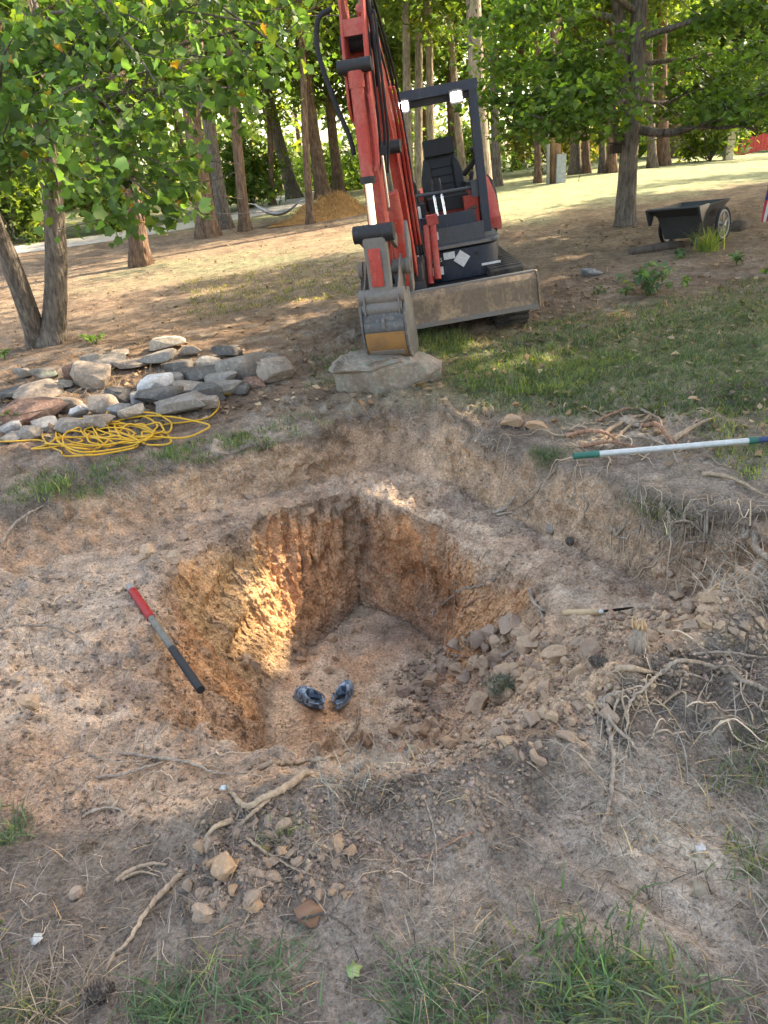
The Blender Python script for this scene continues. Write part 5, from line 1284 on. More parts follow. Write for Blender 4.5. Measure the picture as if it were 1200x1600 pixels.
STRAWM = mat_plain('straw_heap', (.40, .22, .085), .95, 0, .35, 8, 30, .05, .1, (.30, .15, .06))
def heap():
    b = spot(515, 345); root = empty('straw_heap', tuple(G(b[0], b[1] + 1.2, 0))); root.scale = (.9, .9, .72); r = np.random.default_rng(3)
    n = 48; V = []; F = []
    for i in range(n):
        for j in range(n):
            x, y = (i / (n - 1) - .5) * 3.4, (j / (n - 1) - .5) * 2.6
            V.append((x, y, 0))
    V = np.array(V); h = .78 * np.exp(-((V[:, 0] - .2) / .75) ** 2 - (V[:, 1] / .7) ** 2) + .38 * np.exp(-((V[:, 0] + .75) / .5) ** 2 - ((V[:, 1] + .2) / .5) ** 2)
    h += .10 * fbm(V, 4, 3, 8) * np.minimum(1, h * 4) ; V[:, 2] = h - .08 + .04 * V[:, 0]
    F = [(i * n + j, (i + 1) * n + j, (i + 1) * n + j + 1, i * n + j + 1) for i in range(n - 1) for j in range(n - 1)]
    MB().add(V, F).build('mound', STRAWM, root)
    k = r.choice(len(V), 1500, p=np.maximum(h, .01) / np.maximum(h, .01).sum()); P = V[k] + r.normal(0, .03, (1500, 3))
    c = np.tile([.45, .27, .11], (1500, 1)) * np.exp(r.normal(0, .3, 1500))[:, None]
    Vv, Ff, C = blades(P, .16, r, .014, 1.0, c, 2); o = MB().add(Vv, Ff, C).build('straw', LEAFD, root, color=True); o['kind'] = 'stuff'
    tag(root, 'orange heap of straw and earth beyond the excavator arm', 'heap')
def mat_dry():
    m, n, b = new_mat('dry_plant'); at_ = n.nodes.new('ShaderNodeVertexColor'); at_.layer_name = 'Col'
    n.links.new(at_.outputs[0], b.inputs['Base Color']); b.inputs['Roughness'].default_value = .85; b.inputs['Specular IOR Level'].default_value = .2; return m
LEAFD = mat_dry()
heap()

GRAV = mat_plain('gravel', (.46, .43, .39), .95, 0, .2, 6, 30, .03, .1)
def road():
    cl = [(-40, 17.0), (-20, 18.6), (-12, 20.4), (-8.5, 22.2), (-6.0, 24.3), (-4.2, 26.5), (-3.0, 29.5), (-2.6, 34), (-3, 42)]
    p = catmull(np.column_stack([cl, np.zeros(len(cl))]), 80); T = np.gradient(p, axis=0); T /= np.linalg.norm(T, axis=1)[:, None]; S = np.stack([-T[:, 1], T[:, 0], T[:, 2] * 0], 1)
    V = []
    for k in range(80):
        for s in np.linspace(-1.35, 1.35, 7):
            q = p[k] + S[k] * s; V.append((q[0], q[1], gz(q[0], q[1]) + .03 - .02 * abs(s / 1.35) ** 4))
    F = [(i * 7 + j, i * 7 + j + 1, (i + 1) * 7 + j + 1, (i + 1) * 7 + j) for i in range(79) for j in range(6)]
    o = MB().add(np.array(V), F).build('gravel_road', GRAV); tag(o, kind='structure')
road()
# ------------------------------------------------------------------ roots
ROOT1 = mat_bark('root_tan', (.26, .185, .125), (.43, .32, .22), 2.0, .003); ROOT2 = mat_bark('root_grey', (.21, .16, .12), (.40, .315, .24), 2.0, .003); ROOT3 = mat_bark('root_dark', (.055, .045, .038), (.15, .12, .10), 2.0, .003); ROOT4 = mat_bark('root_red', (.22, .11, .07), (.38, .22, .14), 2.0, .003)
def root_path(px, lift=.006, arch=0.0, seed=0):
    r = np.random.default_rng(seed); P = []
    for i, (a, b) in enumerate(px):
        q = spot(a, b); t = i / (len(px) - 1); P.append(q + np.array([0, 0, lift + arch * math.sin(math.pi * t)]))
    p = catmull(P, 7 * len(P)); L = np.linalg.norm(p[-1] - p[0])
    p[1:-1] += r.normal(size=(len(p) - 2, 3)) * min(.003, L * .005)
    k = np.array([gz(x, y) for x, y, _ in p]); near = p[:, 2] - k
    p[:, 2] = np.where((near < 0) & (near > -.15), k + lift * .4, p[:, 2])
    return p
def roots(name, label, paths, wpx, mat, seed, arch=.01, group=None, cat='root'):
    q0 = spot(*paths[0][0]); m = ((q0 - CAM) @ FW) / FPX; mb = MB()
    for k, px in enumerate(paths):
        p = root_path(px, wpx * m * .22, arch, seed + k); w = wpx * m * .5 * (1 if k == 0 else .6)
        mb.add(*tube(p, w * np.linspace(1, .35, len(p)), 8, wob=.06))
    o = mb.build(name, mat); return tag(o, label, cat, group)
RG = 'bared tree roots'
roots('tree_root', 'thick tan root along the front lip of the pit', [[(405, 1202), (440, 1197), (480, 1194), (520, 1186), (550, 1172)]], 9, ROOT1, 1, .01, RG)
roots('tree_root', 'thick forked tan root stub in front of the pit', [[(480, 1208), (450, 1235), (415, 1255), (385, 1268), (365, 1245), (355, 1228)], [(420, 1250), (395, 1280), (375, 1293)]], 14, ROOT1, 2, .015, RG)
roots('tree_root', 'short tan root leading down from the forked stub', [[(362, 1283), (335, 1300), (312, 1328)]], 10, ROOT1, 3, .01, RG)
roots('tree_root', 'long straight tan root slanting across the left foreground', [[(286, 1364), (262, 1392), (240, 1418), (222, 1445), (200, 1478), (175, 1496)], [(180, 1490), (165, 1520)]], 11, ROOT1, 4, .012, RG)
roots('tree_root', 'frayed tan root splinter above the long foreground root', [[(182, 1378), (205, 1365), (235, 1355), (262, 1352)], [(190, 1376), (220, 1368), (250, 1370)], [(200, 1368), (225, 1358), (240, 1362)]], 9, ROOT1, 5, .01, RG)
roots('twig', 'dark curved twig right of the long foreground root', [[(284, 1408), (292, 1440), (300, 1470), (312, 1498)]], 6, ROOT3, 6, .01, None, 'twig')
roots('tree_root', 'thin pale root reaching over the left lip of the pit', [[(186, 1178), (240, 1186), (300, 1200), (345, 1214), (395, 1208)]], 6, ROOT2, 7, .015, RG)
roots('tree_root', 'thin roots spread over the left ground below the bar', [[(150, 1215), (190, 1215), (240, 1200), (285, 1185)], [(140, 1180), (180, 1195), (230, 1190)], [(130, 1275), (165, 1268), (200, 1265)]], 6, ROOT2, 8, .012, RG)
roots('tree_root', 'thin root pair on the left ground near the forked stub', [[(128, 1278), (150, 1270), (185, 1268), (215, 1290)], [(180, 1265), (195, 1235), (200, 1215)]], 5, ROOT2, 9, .012, RG)
roots('tree_root', 'bent pale root sticking up at the left rim', [[(2, 850), (22, 832), (45, 812), (70, 790)], [(10, 838), (0, 860)]], 6, ROOT2, 10, .04, RG)
roots('tree_root', 'thin pale root lying across the left spoil', [[(0, 982), (50, 980), (95, 985), (125, 1000), (132, 1010)]], 5, ROOT2, 11, .012, RG)
roots('tree_root', 'long grey root trailing down the right foreground', [[(938, 1092), (950, 1125), (953, 1165), (958, 1210), (950, 1262), (940, 1305), (950, 1335), (966, 1352)]], 9, ROOT2, 12, .012, RG)
roots('tree_root', 'branching grey root hooked over the right heap', [[(975, 1085), (945, 1098), (950, 1130), (965, 1150), (985, 1165), (1002, 1185)], [(968, 1092), (960, 1115), (955, 1140)]], 9, ROOT2, 13, .02, RG)
roots('tree_root', 'long sinuous grey root along the right heap', [[(1200, 1080), (1160, 1070), (1110, 1052), (1060, 1045), (1030, 1065), (1010, 1085), (985, 1105), (978, 1140), (972, 1160)], [(1100, 1050), (1140, 1055), (1165, 1072)], [(1040, 1055), (1080, 1068), (1120, 1072)]], 9, ROOT2, 14, .03, RG)
roots('tree_root', 'smooth tan root end on the right heap', [[(963, 1046), (990, 1050), (1015, 1056), (1040, 1054)]], 12, ROOT1, 15, .01, RG)
roots('tree_root', 'thin root arching at the right edge above the heap', [[(1076, 1024), (1120, 1030), (1165, 1035), (1200, 1030)]], 6, ROOT2, 16, .03, RG)
roots('tree_root', 'stout pale root end at the right picture edge', [[(1158, 852), (1175, 862), (1190, 876), (1206, 882)]], 13, ROOT2, 17, .02, RG)
roots('tree_root', 'tangled pale roots poking from the right bank', [[(1030, 812), (1050, 828), (1085, 838), (1112, 852)], [(1040, 822), (1075, 825), (1105, 845)], [(1080, 838), (1100, 855), (1070, 860), (1060, 880)]], 9, ROOT2, 18, .03, RG)
roots('tree_root', 'pale root running down the pit right wall', [[(675, 966), (690, 948), (712, 934), (745, 920), (776, 908)]], 6, ROOT2, 19, .01, RG)
roots('tree_root', 'short reddish root below the pale right wall root', [[(726, 950), (742, 940), (760, 932)]], 5, ROOT4, 20, .01, RG)
roots('tree_root', 'long thin root hanging down the right bank face', [[(870, 732), (855, 752), (835, 775), (815, 792), (795, 800)]], 5, ROOT2, 21, .01, RG)
roots('tree_root', 'thick grey root on the shelf under the right bank', [[(772, 802), (790, 798), (805, 788), (820, 775)], [(775, 806), (800, 805), (830, 815)]], 7, ROOT2, 22, .01, RG)
roots('tree_root', 'pale twisted root in the middle of the right bank', [[(952, 848), (965, 838), (975, 825), (978, 812)], [(965, 840), (995, 848), (1020, 842)]], 7, ROOT2, 23, .01, RG)
roots('tree_root', 'small pale roots dangling below the pole tip', [[(905, 775), (918, 790), (912, 810), (908, 825)], [(880, 808), (895, 802), (905, 800)], [(893, 750), (898, 768), (892, 785)]], 5, ROOT2, 24, .01, RG)
roots('tree_root', 'pale root across the far right bank top', [[(1098, 742), (1130, 750), (1165, 765), (1200, 778)]], 8, ROOT1, 25, .02, RG)
roots('tree_root', 'upright thin root standing by the clogs', [[(560, 1108), (560, 1130), (552, 1150), (535, 1168)]], 6, ROOT1, 26, .02, RG)
roots('tree_root', 'thin branching root left of the pit front', [[(402, 1180), (430, 1158), (455, 1138), (485, 1118)], [(415, 1178), (450, 1155), (500, 1135)]], 4, ROOT1, 27, .012, RG)
roots('tree_root', 'pale forked root beside the saw handle', [[(828, 922), (830, 938), (838, 950), (852, 958)], [(836, 948), (846, 965), (850, 985)]], 9, ROOT2, 28, .01, RG)
roots('tree_root', 'root lying on the clods right of the pit', [[(768, 1045), (790, 1028), (815, 1018), (842, 1006)]], 7, ROOT2, 29, .02, RG)
roots('tree_root', 'rust-coloured root beside the foreground clods', [[(740, 1300), (715, 1315), (690, 1330), (660, 1345), (600, 1352)]], 3, ROOT4, 30, .012, RG)
roots('tree_root', 'thin root crossing the foreground toward the pit', [[(664, 1250), (672, 1275), (680, 1310), (682, 1350), (678, 1375)]], 3, ROOT2, 31, .012, RG)
roots('twig', 'short curved twig on the bare dust', [[(626, 1350), (650, 1346), (672, 1350), (682, 1356)]], 5, ROOT2, 32, .008, None, 'twig')
roots('twig', 'dark twig lying on the dry brown leaf', [[(440, 1434), (470, 1442), (505, 1436), (535, 1448), (555, 1462)]], 6, ROOT3, 33, .015, None, 'twig')
roots('tree_root', 'long thin root crossing the right foreground', [[(860, 1158), (900, 1180), (950, 1230), (1000, 1250), (1040, 1275), (1075, 1290)]], 4, ROOT2, 34, .012, RG)
roots('tree_root', 'pair of roots curling out of the foreground clods', [[(770 / 2, 1310), (420, 1340), (455, 1360), (500, 1372)], [(380, 1405), (410, 1395), (440, 1375)]], 5, ROOT1, 35, .015, RG)
CUT = 'cut roots heaped by the pole'
for k, (pth, wd, mt, lab) in enumerate([([(885, 684), (915, 682), (945, 685), (965, 692)], 9, ROOT4, 'thick reddish cut root left of the heap by the pole'), ([(935, 685), (960, 675), (990, 660), (1020, 650)], 9, ROOT1, 'long tan cut root on the heap by the pole'),
     ([(1000, 668), (1025, 672), (1042, 690), (1055, 700)], 9, ROOT4, 'bent root hooked over the pole'), ([(1050, 690), (1085, 675), (1120, 652)], 10, ROOT1, 'pale sunlit cut root right of the pole crossing'), ([(905, 700), (950, 700), (1000, 702)], 8, ROOT4, 'reddish cut root beneath the pole'),
     ([(960, 690), (985, 672), (1010, 662), (1030, 640)], 6, ROOT1, 'slim cut root pointing away behind the pole'), ([(930, 660), (960, 652), (985, 645), (1015, 642)], 5, ROOT4, 'thin cut root at the back of the root heap'), ([(1000, 640), (1030, 665), (1035, 690)], 5, ROOT2, 'thin pale upright root in the root heap'), ([(945, 705), (990, 690), (1040, 705), (1060, 725)], 6, ROOT2, 'grey root in front of the pole')]):
    roots('cut_root', lab, [pth], wd, mt, 60 + k, .03, CUT)
# splintered stump end in the right heap
q = spot(1002, 1010); rt = empty('root_stump', tuple(q)); m = ((q - CAM) @ FW) / FPX; r_ = np.random.default_rng(8)
V, F = tube([(0, 0, -.03), (-.01, .01, .02), (.0, .02, .05)], np.array([16, 14, 11]) * m, 10, wob=.12); MB().add(V, F).build('stub', ROOT2, rt)
mb = MB()
for k in range(16):
    a = r_.uniform(0, 6.28); R = 10 * m * math.sqrt(r_.random()); b = np.array([R * math.cos(a), .02 + R * math.sin(a), .045]); mb.add(*tube([b, b + [r_.normal(0, .004), 0, .02], b + [r_.normal(0, .008), r_.normal(0, .004), r_.uniform(.03, .06)]], [.004, .003, .001], 4))
mb.build('splinters', mat_plain('raw_wood', (.55, .36, .20), .8), rt); tag(rt, 'broken root stump with raw splinters on the right heap', 'stump')

# ------------------------------------------------------------------ loose earth
def in_poly(x, y, P):
    c = np.zeros(len(x), bool); n = len(P); j = n - 1
    for i in range(n):
        xi, yi = P[i]; xj, yj = P[j]
        c ^= ((yi > y) != (yj > y)) & (x < (xj - xi) * (y - yi) / (yj - yi + 1e-9) + xi); j = i
    return c
def pix_pts(poly, n, r):
    """n ground points inside a region of the place outlined in the photo"""
    P = np.array(poly, float); out = []
    while len(out) < n:
        x = r.uniform(P[:, 0].min(), P[:, 0].max(), 400); y = r.uniform(P[:, 1].min(), P[:, 1].max(), 400)
        for a, b in zip(x[in_poly(x, y, poly)], y[in_poly(x, y, poly)]):
            out.append((a, b))
            if len(out) >= n: break
    return out
def rootlets():
    r = np.random.default_rng(71); mb = MB()
    for poly, n, L0, w, arch in [([(1000, 790), (1200, 800), (1200, 960), (1040, 900)], 60, .26, .0032, .03), ([(860, 730), (1010, 780), (1040, 880), (900, 820)], 40, .18, .0024, .015), ([(930, 1040), (1200, 980), (1200, 1180), (980, 1180)], 46, .24, .0032, .03),
                                 ([(0, 800), (80, 800), (110, 960), (0, 1000)], 34, .24, .003, .03), ([(120, 1140), (400, 1180), (400, 1300), (120, 1300)], 34, .16, .0022, .012), ([(400, 1180), (700, 1180), (600, 1420), (280, 1440)], 40, .12, .0018, .012),
                                 ([(560, 650), (760, 660), (860, 800), (700, 740)], 30, .18, .0024, .012), ([(640, 820), (840, 900), (800, 980), (700, 960)], 26, .12, .0018, .01), ([(600, 1100), (900, 1000), (900, 1200), (640, 1200)], 26, .14, .002, .02), ([(600, 1250), (1200, 1150), (1200, 1500), (600, 1500)], 40, .12, .0016, .01),
                                 ([(0, 1300), (300, 1300), (300, 1560), (0, 1560)], 26, .10, .0016, .01), ([(860, 640), (1100, 640), (1120, 720), (900, 720)], 40, .3, .0045, .03)]:
        for a, b in pix_pts(poly, n, r):
            p = spot(a, b); h = r.uniform(0, 6.28); L = L0 * r.uniform(.4, 1.3); m = 9; P = []; turn = r.normal(0, .12)
            for k in range(m):
                t = k / (m - 1); x, y = p[0], p[1]
                P.append((x, y, gz(x, y) + w * .4 + arch * r.random() * math.sin(math.pi * t)))
                h += turn + r.normal(0, .28); p = p + np.array([math.cos(h), math.sin(h), 0]) * L / m
            c = np.array([.40, .30, .21]) * math.exp(r.normal(0, .28)); V, F = tube(catmull(P, 14), w * r.uniform(.5, 1.3) * np.linspace(1, .3, 14), 5); mb.add(V, F, c)
    o = mb.build('rootlets', LEAFD, None, color=True); tag(o, 'thin torn rootlets strewn on the banks and spoil', 'rootlets', kind='stuff')
rootlets()
CLODME = {}
for mt in (CLODM, CLODO, CLODG):
    for k in range(5):
        P, F = rock_vf(800 + k, (1, 1, .8), 3, 11, .55, .17, .5, .9); me = make_mesh('dirt_clod', P, [F]); me.set_sharp_from_angle(angle=rad(22)); me.materials.append(mt); CLODME[(mt.name, k)] = me
rc = np.random.default_rng(55)
def clods(poly, n, smin, smax, mats, label, group, sink=.22):
    made = []
    for a, b in pix_pts(poly, n, rc):
        q = spot(a, b); m = ((q - CAM) @ FW) / FPX; s = m * math.exp(rc.uniform(math.log(smin), math.log(smax)))
        me = CLODME[(mats[rc.integers(len(mats))].name, int(rc.integers(5)))]
        o = bpy.data.objects.new('dirt_clod', me); COL.objects.link(o); o.scale = (s * rc.uniform(.8, 1.3), s * rc.uniform(.8, 1.2), s * rc.uniform(.7, 1.0))
        o.rotation_euler = tuple(rc.uniform(-3, 3, 3) * np.array([.25, .25, 1])); o.location = (q[0], q[1], q[2] + s * (.4 - sink)); tag(o, label, 'clod', group)
        made.append((a, b, s, o))
    done = set(); ORD = ['', 'second ', 'third ', 'fourth ', 'fifth ', 'sixth ', 'seventh ', 'eighth ', 'ninth ', 'tenth ']
    def rank(key, fmt, k):
        for i, t in enumerate(sorted(made, key=key)[:k]):
            o = t[3]
            if o.name not in done: done.add(o.name); o['label'] = fmt % ORD[i] + ' ' + label
    big = 10 if n > 30 else 5; few = 4 if n > 30 else 2
    rank(lambda t: -t[2], '%slargest', big); rank(lambda t: t[0], '%sleftmost', few); rank(lambda t: -t[0], '%srightmost', few)
    rank(lambda t: t[1], '%sfarthest back', few); rank(lambda t: -t[1], '%sfrontmost', few); rank(lambda t: t[2], '%ssmallest', few)
TAL = [(595, 1075), (640, 1062), (730, 990), (800, 985), (870, 1010), (905, 1060), (860, 1100), (800, 1095), (740, 1120), (660, 1110)]
clods(TAL, 80, 12, 44, [CLODM, CLODM, CLODG], 'pale dry clod in the heap sliding into the pit at right', 'clods sliding into the pit')
clods([(840, 1000), (960, 960), (1060, 930), (1200, 930), (1200, 1010), (1080, 1020), (980, 1030), (880, 1060)], 46, 10, 32, [CLODM, CLODG], 'dry clod on the spoil heap right of the pit', 'clods on the right spoil heap')
clods([(600, 1130), (700, 1120), (770, 1130), (690, 1185), (600, 1180)], 12, 14, 34, [CLODM, CLODO], 'tan clod on the front of the pit floor', 'clods at the front of the pit')
clods([(790, 1110), (880, 1085), (960, 1090), (930, 1180), (830, 1200), (770, 1160)], 26, 14, 36, [CLODM, CLODG], 'brown clod on the heap at the pit front right corner', 'clods at the front right corner')
clods([(310, 1310), (420, 1280), (550, 1320), (560, 1400), (450, 1420), (330, 1420), (290, 1390)], 85, 8, 30, [CLODO, CLODG, CLODG], 'tan clod in the foreground heap beside the long root', 'clods of the foreground heap')
clods([(240, 780), (520, 740), (560, 760), (440, 800), (280, 870), (180, 880)], 26, 8, 20, [CLODM, CLODG], 'small dry clod on the shelf left behind the pit', 'clods on the back shelf')
clods([(370, 1030), (470, 1000), (520, 950), (600, 1000), (620, 1060), (440, 1060)], 14, 8, 18, [CLODO, CLODM], 'small clay clod on the pit floor', 'clods on the pit floor')
clods([(1000, 900), (1090, 880), (1200, 890), (1200, 960), (1060, 960)], 12, 12, 28, [CLODM, CLODG], 'dry clod at the foot of the right bank', 'clods below the right bank')

# crumbs: past counting
def crumbs():
    V0, F0 = ico(1); r = np.random.default_rng(91); mb = MB(); vs, fs, cs = [], [], []; n0 = 0
    regs = [([(0, 900), (240, 900), (420, 1190), (560, 1230), (780, 1180), (1000, 1060), (1200, 1000), (1200, 1300), (700, 1300), (400, 1420), (0, 1300)], 4200, 2.2, 11, (.27, .20, .15)),
            ([(600, 1060), (740, 985), (880, 990), (1000, 950), (1200, 930), (1200, 1060), (930, 1120), (780, 1180), (640, 1190)], 3600, 2.5, 15, (.34, .25, .18)),
            ([(0, 1250), (1200, 1200), (1200, 1600), (0, 1600)], 2600, 2, 9, (.21, .155, .118)), ([(300, 1290), (560, 1200), (820, 1180), (840, 1260), (620, 1380), (300, 1440)], 2600, 2.2, 15, (.25, .185, .14)),
            ([(100, 860), (560, 730), (760, 800), (1050, 900), (1000, 940), (840, 900), (600, 780), (300, 880), (120, 960)], 1300, 2, 7, (.36, .27, .20)), ([(260, 900), (560, 780), (850, 920), (700, 1180), (400, 1190)], 1500, 2, 8, (.44, .30, .18)),
            ([(540, 660), (700, 650), (900, 740), (1100, 820), (1100, 900), (880, 840), (720, 740)], 500, 2.5, 8, (.33, .27, .21)), ([(0, 800), (330, 730), (540, 680), (540, 730), (250, 800), (0, 880)], 500, 2, 8, (.33, .27, .22))]
    regs += [([(1200, 850), (1480, 850), (1480, 1600), (1200, 1600)], 1200, 2.4, 12, (.24, .18, .135)), ([(-260, 800), (0, 800), (0, 1600), (-260, 1600)], 1000, 2.4, 12, (.25, .185, .14))]
    for poly, n, a, b, col in regs:
        for (px, py) in pix_pts(poly, n, r):
            q = spot(px, py); m = ((q - CAM) @ FW) / FPX; s = m * a * (b / a) ** (r.random() ** 2.2) * .5
            P = V0 * r.uniform(.35, 1.35, (len(V0), 1)) * np.array([1, r.uniform(.5, 1), r.uniform(.4, .8)]) * s
            t = r.uniform(0, 6.28); P = P @ np.array([[math.cos(t), -math.sin(t), 0], [math.sin(t), math.cos(t), 0], [0, 0, 1]])
            vs.append(P + q + [0, 0, s * .35]); fs.append(F0 + n0); n0 += len(V0)
            cs.append(np.tile(np.array(col) * math.exp(r.normal(0, .16)) * np.array([1, r.uniform(.94, 1.03), r.uniform(.88, 1.05)]), (len(V0), 1)))
    me = make_mesh('soil_crumbs', np.concatenate(vs), [np.concatenate(fs)], np.concatenate(cs), smooth=False)
    o = link('soil_crumbs', me, CRUMB); tag(o, 'loose soil crumbs strewn round the hole', 'soil', kind='stuff')
crumbs()

# ------------------------------------------------------------------ grass, straw, litter
def scatter_blades(name, label, regs, seed, mat, cat):
    r = np.random.default_rng(seed); mb = MB()
    for poly, n, H, wd, lean, col, yel, clump in regs:
        P = []; per = max(1, int(clump))
        for (a, b) in pix_pts(poly, max(1, n // per), r):
            q = spot(a, b); m = ((q - CAM) @ FW) / FPX
            for k in range(per):
                s = .035 if per < 30 else .06
                x, y = q[0] + (r.normal(0, s) if per > 1 else 0), q[1] + (r.normal(0, s) if per > 1 else 0); P.append((x, y, q[2] - .004))
        P = np.array(P); V, F, C = blades(P, H, r, wd, lean, leaf_cols(len(P), col, r, yel, .28), 3); mb.add(V, F, C)
    o = mb.build(name, mat, None, color=True); return tag(o, label, cat, kind='stuff')
GR = (.088, .132, .055); GR2 = (.125, .175, .055)
scatter_blades('grass', 'patchy green grass round the hole and on the lawn', [
    ([(690, 560), (760, 530), (900, 520), (1200, 470), (1200, 640), (1100, 650), (900, 650), (760, 640), (700, 600)], 15000, .045, .006, .9, GR, .22, 7), ([(700, 570), (860, 540), (1000, 560), (880, 620), (720, 610)], 4000, .06, .006, .8, GR2, .25, 6),
    ([(820, 510), (1200, 430), (1200, 480), (900, 540)], 3500, .05, .006, .8, GR, .3, 6), ([(0, 740), (120, 730), (300, 690), (480, 640), (520, 660), (420, 700), (250, 735), (100, 775), (0, 790)], 1900, .045, .006, .8, GR, .3, 12),
    ([(60, 760), (80, 745), (95, 760), (80, 778)], 260, .07, .006, .7, GR2, .1, 40), ([(250, 712), (290, 705), (290, 722), (262, 722)], 260, .06, .006, .7, GR2, .1, 40), ([(120, 770), (170, 760), (150, 775)], 160, .06, .006, .7, GR2, .1, 40), ([(340, 690), (380, 680), (375, 700)], 160, .06, .006, .7, GR2, .1, 40),
    ([(480, 560), (560, 545), (540, 600), (480, 610)], 500, .05, .006, .8, GR, .2, 5), ([(640, 520), (720, 515), (740, 545), (690, 560), (660, 545)], 1500, .07, .006, .6, GR2, .2, 8), ([(870, 1520), (930, 1490), (1010, 1510), (1120, 1570), (1140, 1620), (850, 1620), (830, 1560)], 520, .055, .0055, 1.0, (.125, .18, .085), .25, 11),
    ([(890, 1510), (960, 1495), (1000, 1540), (900, 1550)], 140, .085, .006, .6, (.08, .15, .045), .08, 30), ([(310, 1500), (360, 1475), (440, 1490), (470, 1560), (430, 1610), (330, 1600)], 170, .048, .005, 1.5, (.10, .16, .065), .06, 16), ([(230, 1560), (270, 1545), (300, 1600), (230, 1610)], 260, .05, .0045, 1.2, (.10, .16, .065), .08, 14),
    ([(600, 1530), (660, 1510), (740, 1560), (740, 1610), (620, 1610)], 260, .05, .0045, 1.4, (.09, .15, .06), .1, 12), ([(740, 1520), (840, 1480), (900, 1600), (740, 1610)], 150, .045, .005, 1.2, (.10, .14, .05), .25, 12), ([(0, 1260), (22, 1265), (25, 1320), (0, 1330)], 110, .05, .005, .9, (.10, .15, .06), .1, 11),
    ([(1140, 1340), (1200, 1330), (1200, 1380), (1150, 1370)], 140, .045, .004, 1.0, (.11, .15, .06), .2, 9), ([(1110, 1180), (1200, 1130), (1200, 1240), (1120, 1230)], 200, .05, .004, 1.0, (.10, .13, .06), .2, 8), ([(432, 1260), (456, 1260), (450, 1300), (436, 1295)], 50, .05, .003, .5, GR2, .2, 16),
    ([(0, 1560), (80, 1570), (60, 1610), (0, 1610)], 160, .05, .004, 1.0, (.11, .14, .06), .3, 10), ([(830, 705), (890, 705), (885, 735), (840, 730)], 380, .05, .004, .9, GR, .1, 18), ([(1080, 650), (1200, 640), (1200, 760), (1120, 720)], 900, .05, .005, .8, GR2, .3, 8), ([(960, 770), (1090, 790), (1090, 830), (1000, 820)], 350, .05, .004, 1.0, (.10, .12, .06), .3, 8),
    ([(280, 440), (560, 400), (560, 460), (300, 500)], 3000, .05, .010, .8, (.15, .16, .06), .3, 5), ([(1200, 420), (1500, 420), (1500, 720), (1200, 700)], 3500, .05, .006, .9, GR, .25, 7), ([(1210, 1150), (1480, 1100), (1480, 1600), (1210, 1600)], 500, .05, .005, 1.0, GR, .2, 10), ([(-240, 1200), (-20, 1250), (-20, 1600), (-240, 1600)], 400, .05, .005, 1.0, GR, .2, 10), ([(120, 690), (200, 650), (300, 680), (160, 740)], 300, .04, .005, .8, GR, .3, 5)], 21, LEAF, 'grass')
DRY = (.26, .19, .125); GRY = (.26, .21, .165)
scatter_blades('dead_grass', 'dead grass, straw and rootlets littering the bare soil', [
    ([(0, 1100), (420, 1220), (800, 1180), (1200, 1000), (1200, 1600), (0, 1600)], 336, .03, 0.0045, 3.0, (.14, .105, .08), .0, 1), ([(0, 900), (400, 1180), (0, 1300)], 115, .03, 0.0030, 2.4, DRY, .05, 1),
    ([(0, 1150), (400, 1220), (800, 1200), (1200, 1050), (1200, 1600), (0, 1600)], 1072, .035, 0.0024, 2.2, GRY, .05, 1), ([(780, 1330), (1200, 1250), (1200, 1600), (1000, 1600), (800, 1450)], 264, .05, 0.0027, 1.8, (.22, .17, .12), .05, 6), ([(860, 1150), (1200, 1050), (1200, 1340), (900, 1330)], 396, .06, 0.0030, 1.8, (.27, .24, .19), .05, 7),
    ([(500, 1190), (680, 1170), (660, 1230), (520, 1240)], 148, .06, 0.0027, 1.6, (.24, .225, .18), .05, 8), ([(0, 900), (100, 930), (90, 1040), (0, 1060)], 181, .08, 0.0033, 1.4, (.20, .18, .155), .05, 10), ([(120, 1150), (260, 1140), (240, 1240), (130, 1240)], 82, .06, 0.0030, 1.8, GRY, .05, 6),
    ([(0, 1480), (160, 1500), (140, 1600), (0, 1600)], 99, .06, 0.0027, 1.8, DRY, .05, 8), ([(640, 1430), (860, 1400), (880, 1560), (640, 1560)], 132, .055, 0.0027, 1.8, (.24, .21, .15), .05, 6), ([(540, 650), (760, 640), (1120, 800), (1200, 840), (1200, 900), (900, 790), (700, 700)], 237, .08, 0.0030, 1.6, (.30, .25, .19), .05, 4),
    ([(1000, 790), (1200, 830), (1200, 960), (1050, 900)], 400, .09, 0.0042, 1.5, (.32, .27, .21), .05, 7), ([(0, 790), (400, 700), (540, 660), (540, 690), (400, 740), (0, 850)], 350, .06, 0.0042, 1.6, (.24, .21, .17), .05, 4), ([(0, 1400), (500, 1380), (500, 1600), (0, 1600)], 198, .03, 0.0024, 2.2, DRY, .05, 1),
    ([(0, 600), (1200, 480), (1200, 720), (900, 700), (600, 640), (0, 800)], 2400, .045, 0.0040, 2.0, DRY, .05, 1), ([(0, 420), (600, 340), (1000, 340), (1200, 320), (1200, 520), (0, 640)], 4800, .06, 0.0070, 2.0, (.30, .19, .11), .05, 1), ([(1200, 640), (1480, 640), (1480, 1600), (1200, 1600)], 900, .06, .004, 1.8, GRY, .05, 3), ([(-260, 640), (0, 640), (0, 1600), (-260, 1600)], 700, .06, .004, 1.8, GRY, .05, 3), ([(440, 1270), (560, 1240), (560, 1330), (470, 1360)], 66, .05, 0.0024, 1.8, GRY, .05, 8)], 22, LEAFD, 'dead grass')

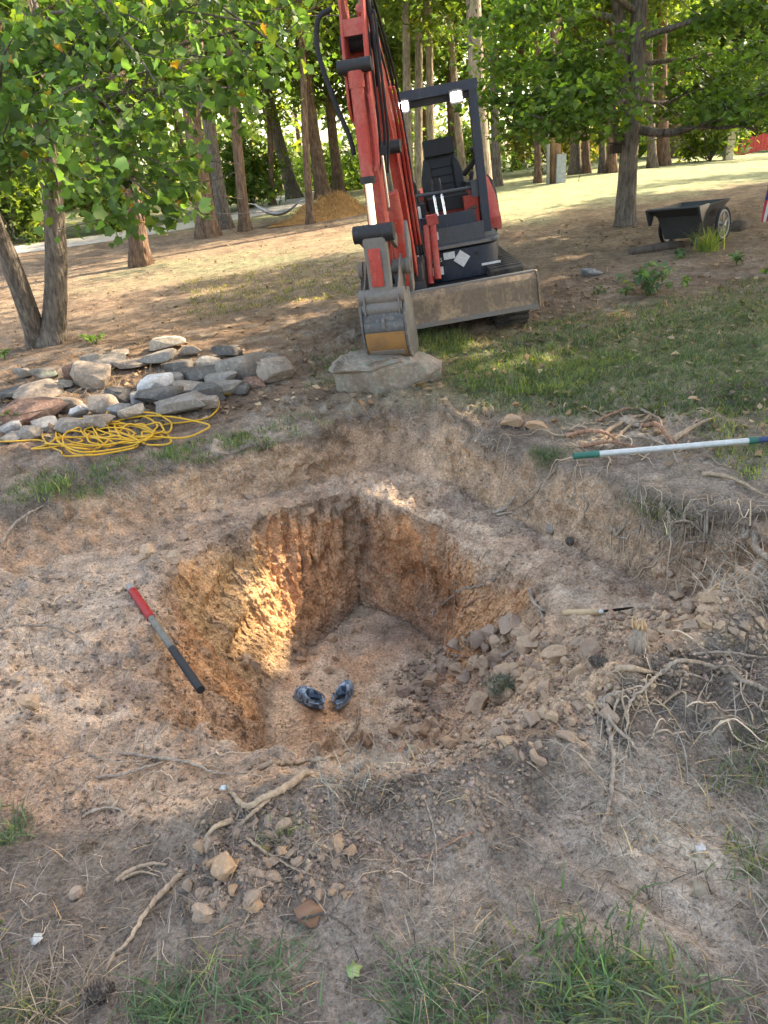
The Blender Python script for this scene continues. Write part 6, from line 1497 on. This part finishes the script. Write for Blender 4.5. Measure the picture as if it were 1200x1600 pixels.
def sod(label, px, py, seed):
    q = spot(px, py); r = np.random.default_rng(seed); root = empty('sod_clump', tuple(q)); P, F = rock_vf(seed, (.12, .11, .10), 3, 6, .9, .15)
    V = P + [0, 0, .03]; MB().add(V, [F]).build('root_ball', CLODG, root)
    n = 420; a = r.normal(size=(n, 3)); a /= np.linalg.norm(a, axis=1)[:, None]; a[:, 2] = np.abs(a[:, 2]); S = a * .055 + [0, 0, .03]
    V, F, C = blades(S, .03, r, .003, 1.6, leaf_cols(n, (.10, .125, .075), r, .05, .3), 3); MB().add(V, F, C).build('turf', LEAF, root, color=True); tag(root, label, 'sod')
sod('torn grey-green sod clump among the clods at the pit edge', 782, 1090, 611)

DLEAF = mat_leaf('dead_leaf', (1, 1, 1), .15)
def flat_leaf(label, px, py, size, col, yaw, seed, tilt=.2):
    q = spot(px, py); T, Fs = LEAF_T['lobed']; V = np.array(T) * size; V = V - [0, size * .5, 0]; V[:, 2] += .12 * size * np.sin(V[:, 0] / size * 6) + .02 * size
    me = make_mesh('fallen_leaf', V, Fs, np.tile(col, (len(V), 1)), False); o = link('fallen_leaf', me, DLEAF); o.location = tuple(q + [0, 0, .012]); o.rotation_euler = (tilt, tilt * .5, yaw); m = o.modifiers.new('thick', 'SOLIDIFY'); m.thickness = .0006
    tag(o, label, 'leaf')
flat_leaf('dry brown leaf under a dark twig in the foreground', 478, 1432, .07, (.27, .15, .09), 1.2, 1)
flat_leaf('pale green curled leaf in the front dirt', 556, 1520, .038, (.30, .38, .14), -1.2, 2)
flat_leaf('small white scrap in the left foreground', 58, 1470, .03, (.62, .60, .55), .6, 3)
flat_leaf('bluish white scrap beside the forked root', 349, 1236, .022, (.55, .66, .70), 2.0, 4)
flat_leaf('pale torn scrap in the right foreground', 1092, 1392, .045, (.40, .33, .24), .4, 5, .6)
for k, (px, py, c, lab) in enumerate([(1012, 1330, (.36, .33, .28), 'pale grey chip on the right foreground dust'), (1094, 1328, (.42, .43, .46), 'bluish white chip in the right foreground grass')]):
    q = spot(px, py); o = rock('stone', 990 + k, (.03, .025, .016), ROCK['pale'] if k == 0 else ROCK['white'], q, sink=.1, sub=2); tag(o, lab, 'stone')

def litter():
    r = np.random.default_rng(66); P = []; 
    for poly, n in [([(0, 420), (600, 340), (1000, 340), (1200, 320), (1200, 520), (700, 620), (0, 700)], 2600), ([(560, 600), (1200, 520), (1200, 760), (900, 700)], 250)]:
        for a, b in pix_pts(poly, n, r): P.append(spot(a, b) + [0, 0, .012])
    P = np.array(P); c = np.array([(.30, .17, .09), (.22, .14, .09), (.40, .28, .17), (.16, .11, .08)])[r.integers(0, 4, len(P))] * np.exp(r.normal(0, .2, len(P)))[:, None]
    V, F, C = leaf_cloud(P, .06, 'oval', c, 0, 2.5, 4); o = MB().add(V, F, C).build('leaf_litter', DLEAF, None, smooth=False, color=True); tag(o, 'fallen brown leaves scattered over the shaded ground', 'leaf litter', kind='stuff')
litter()
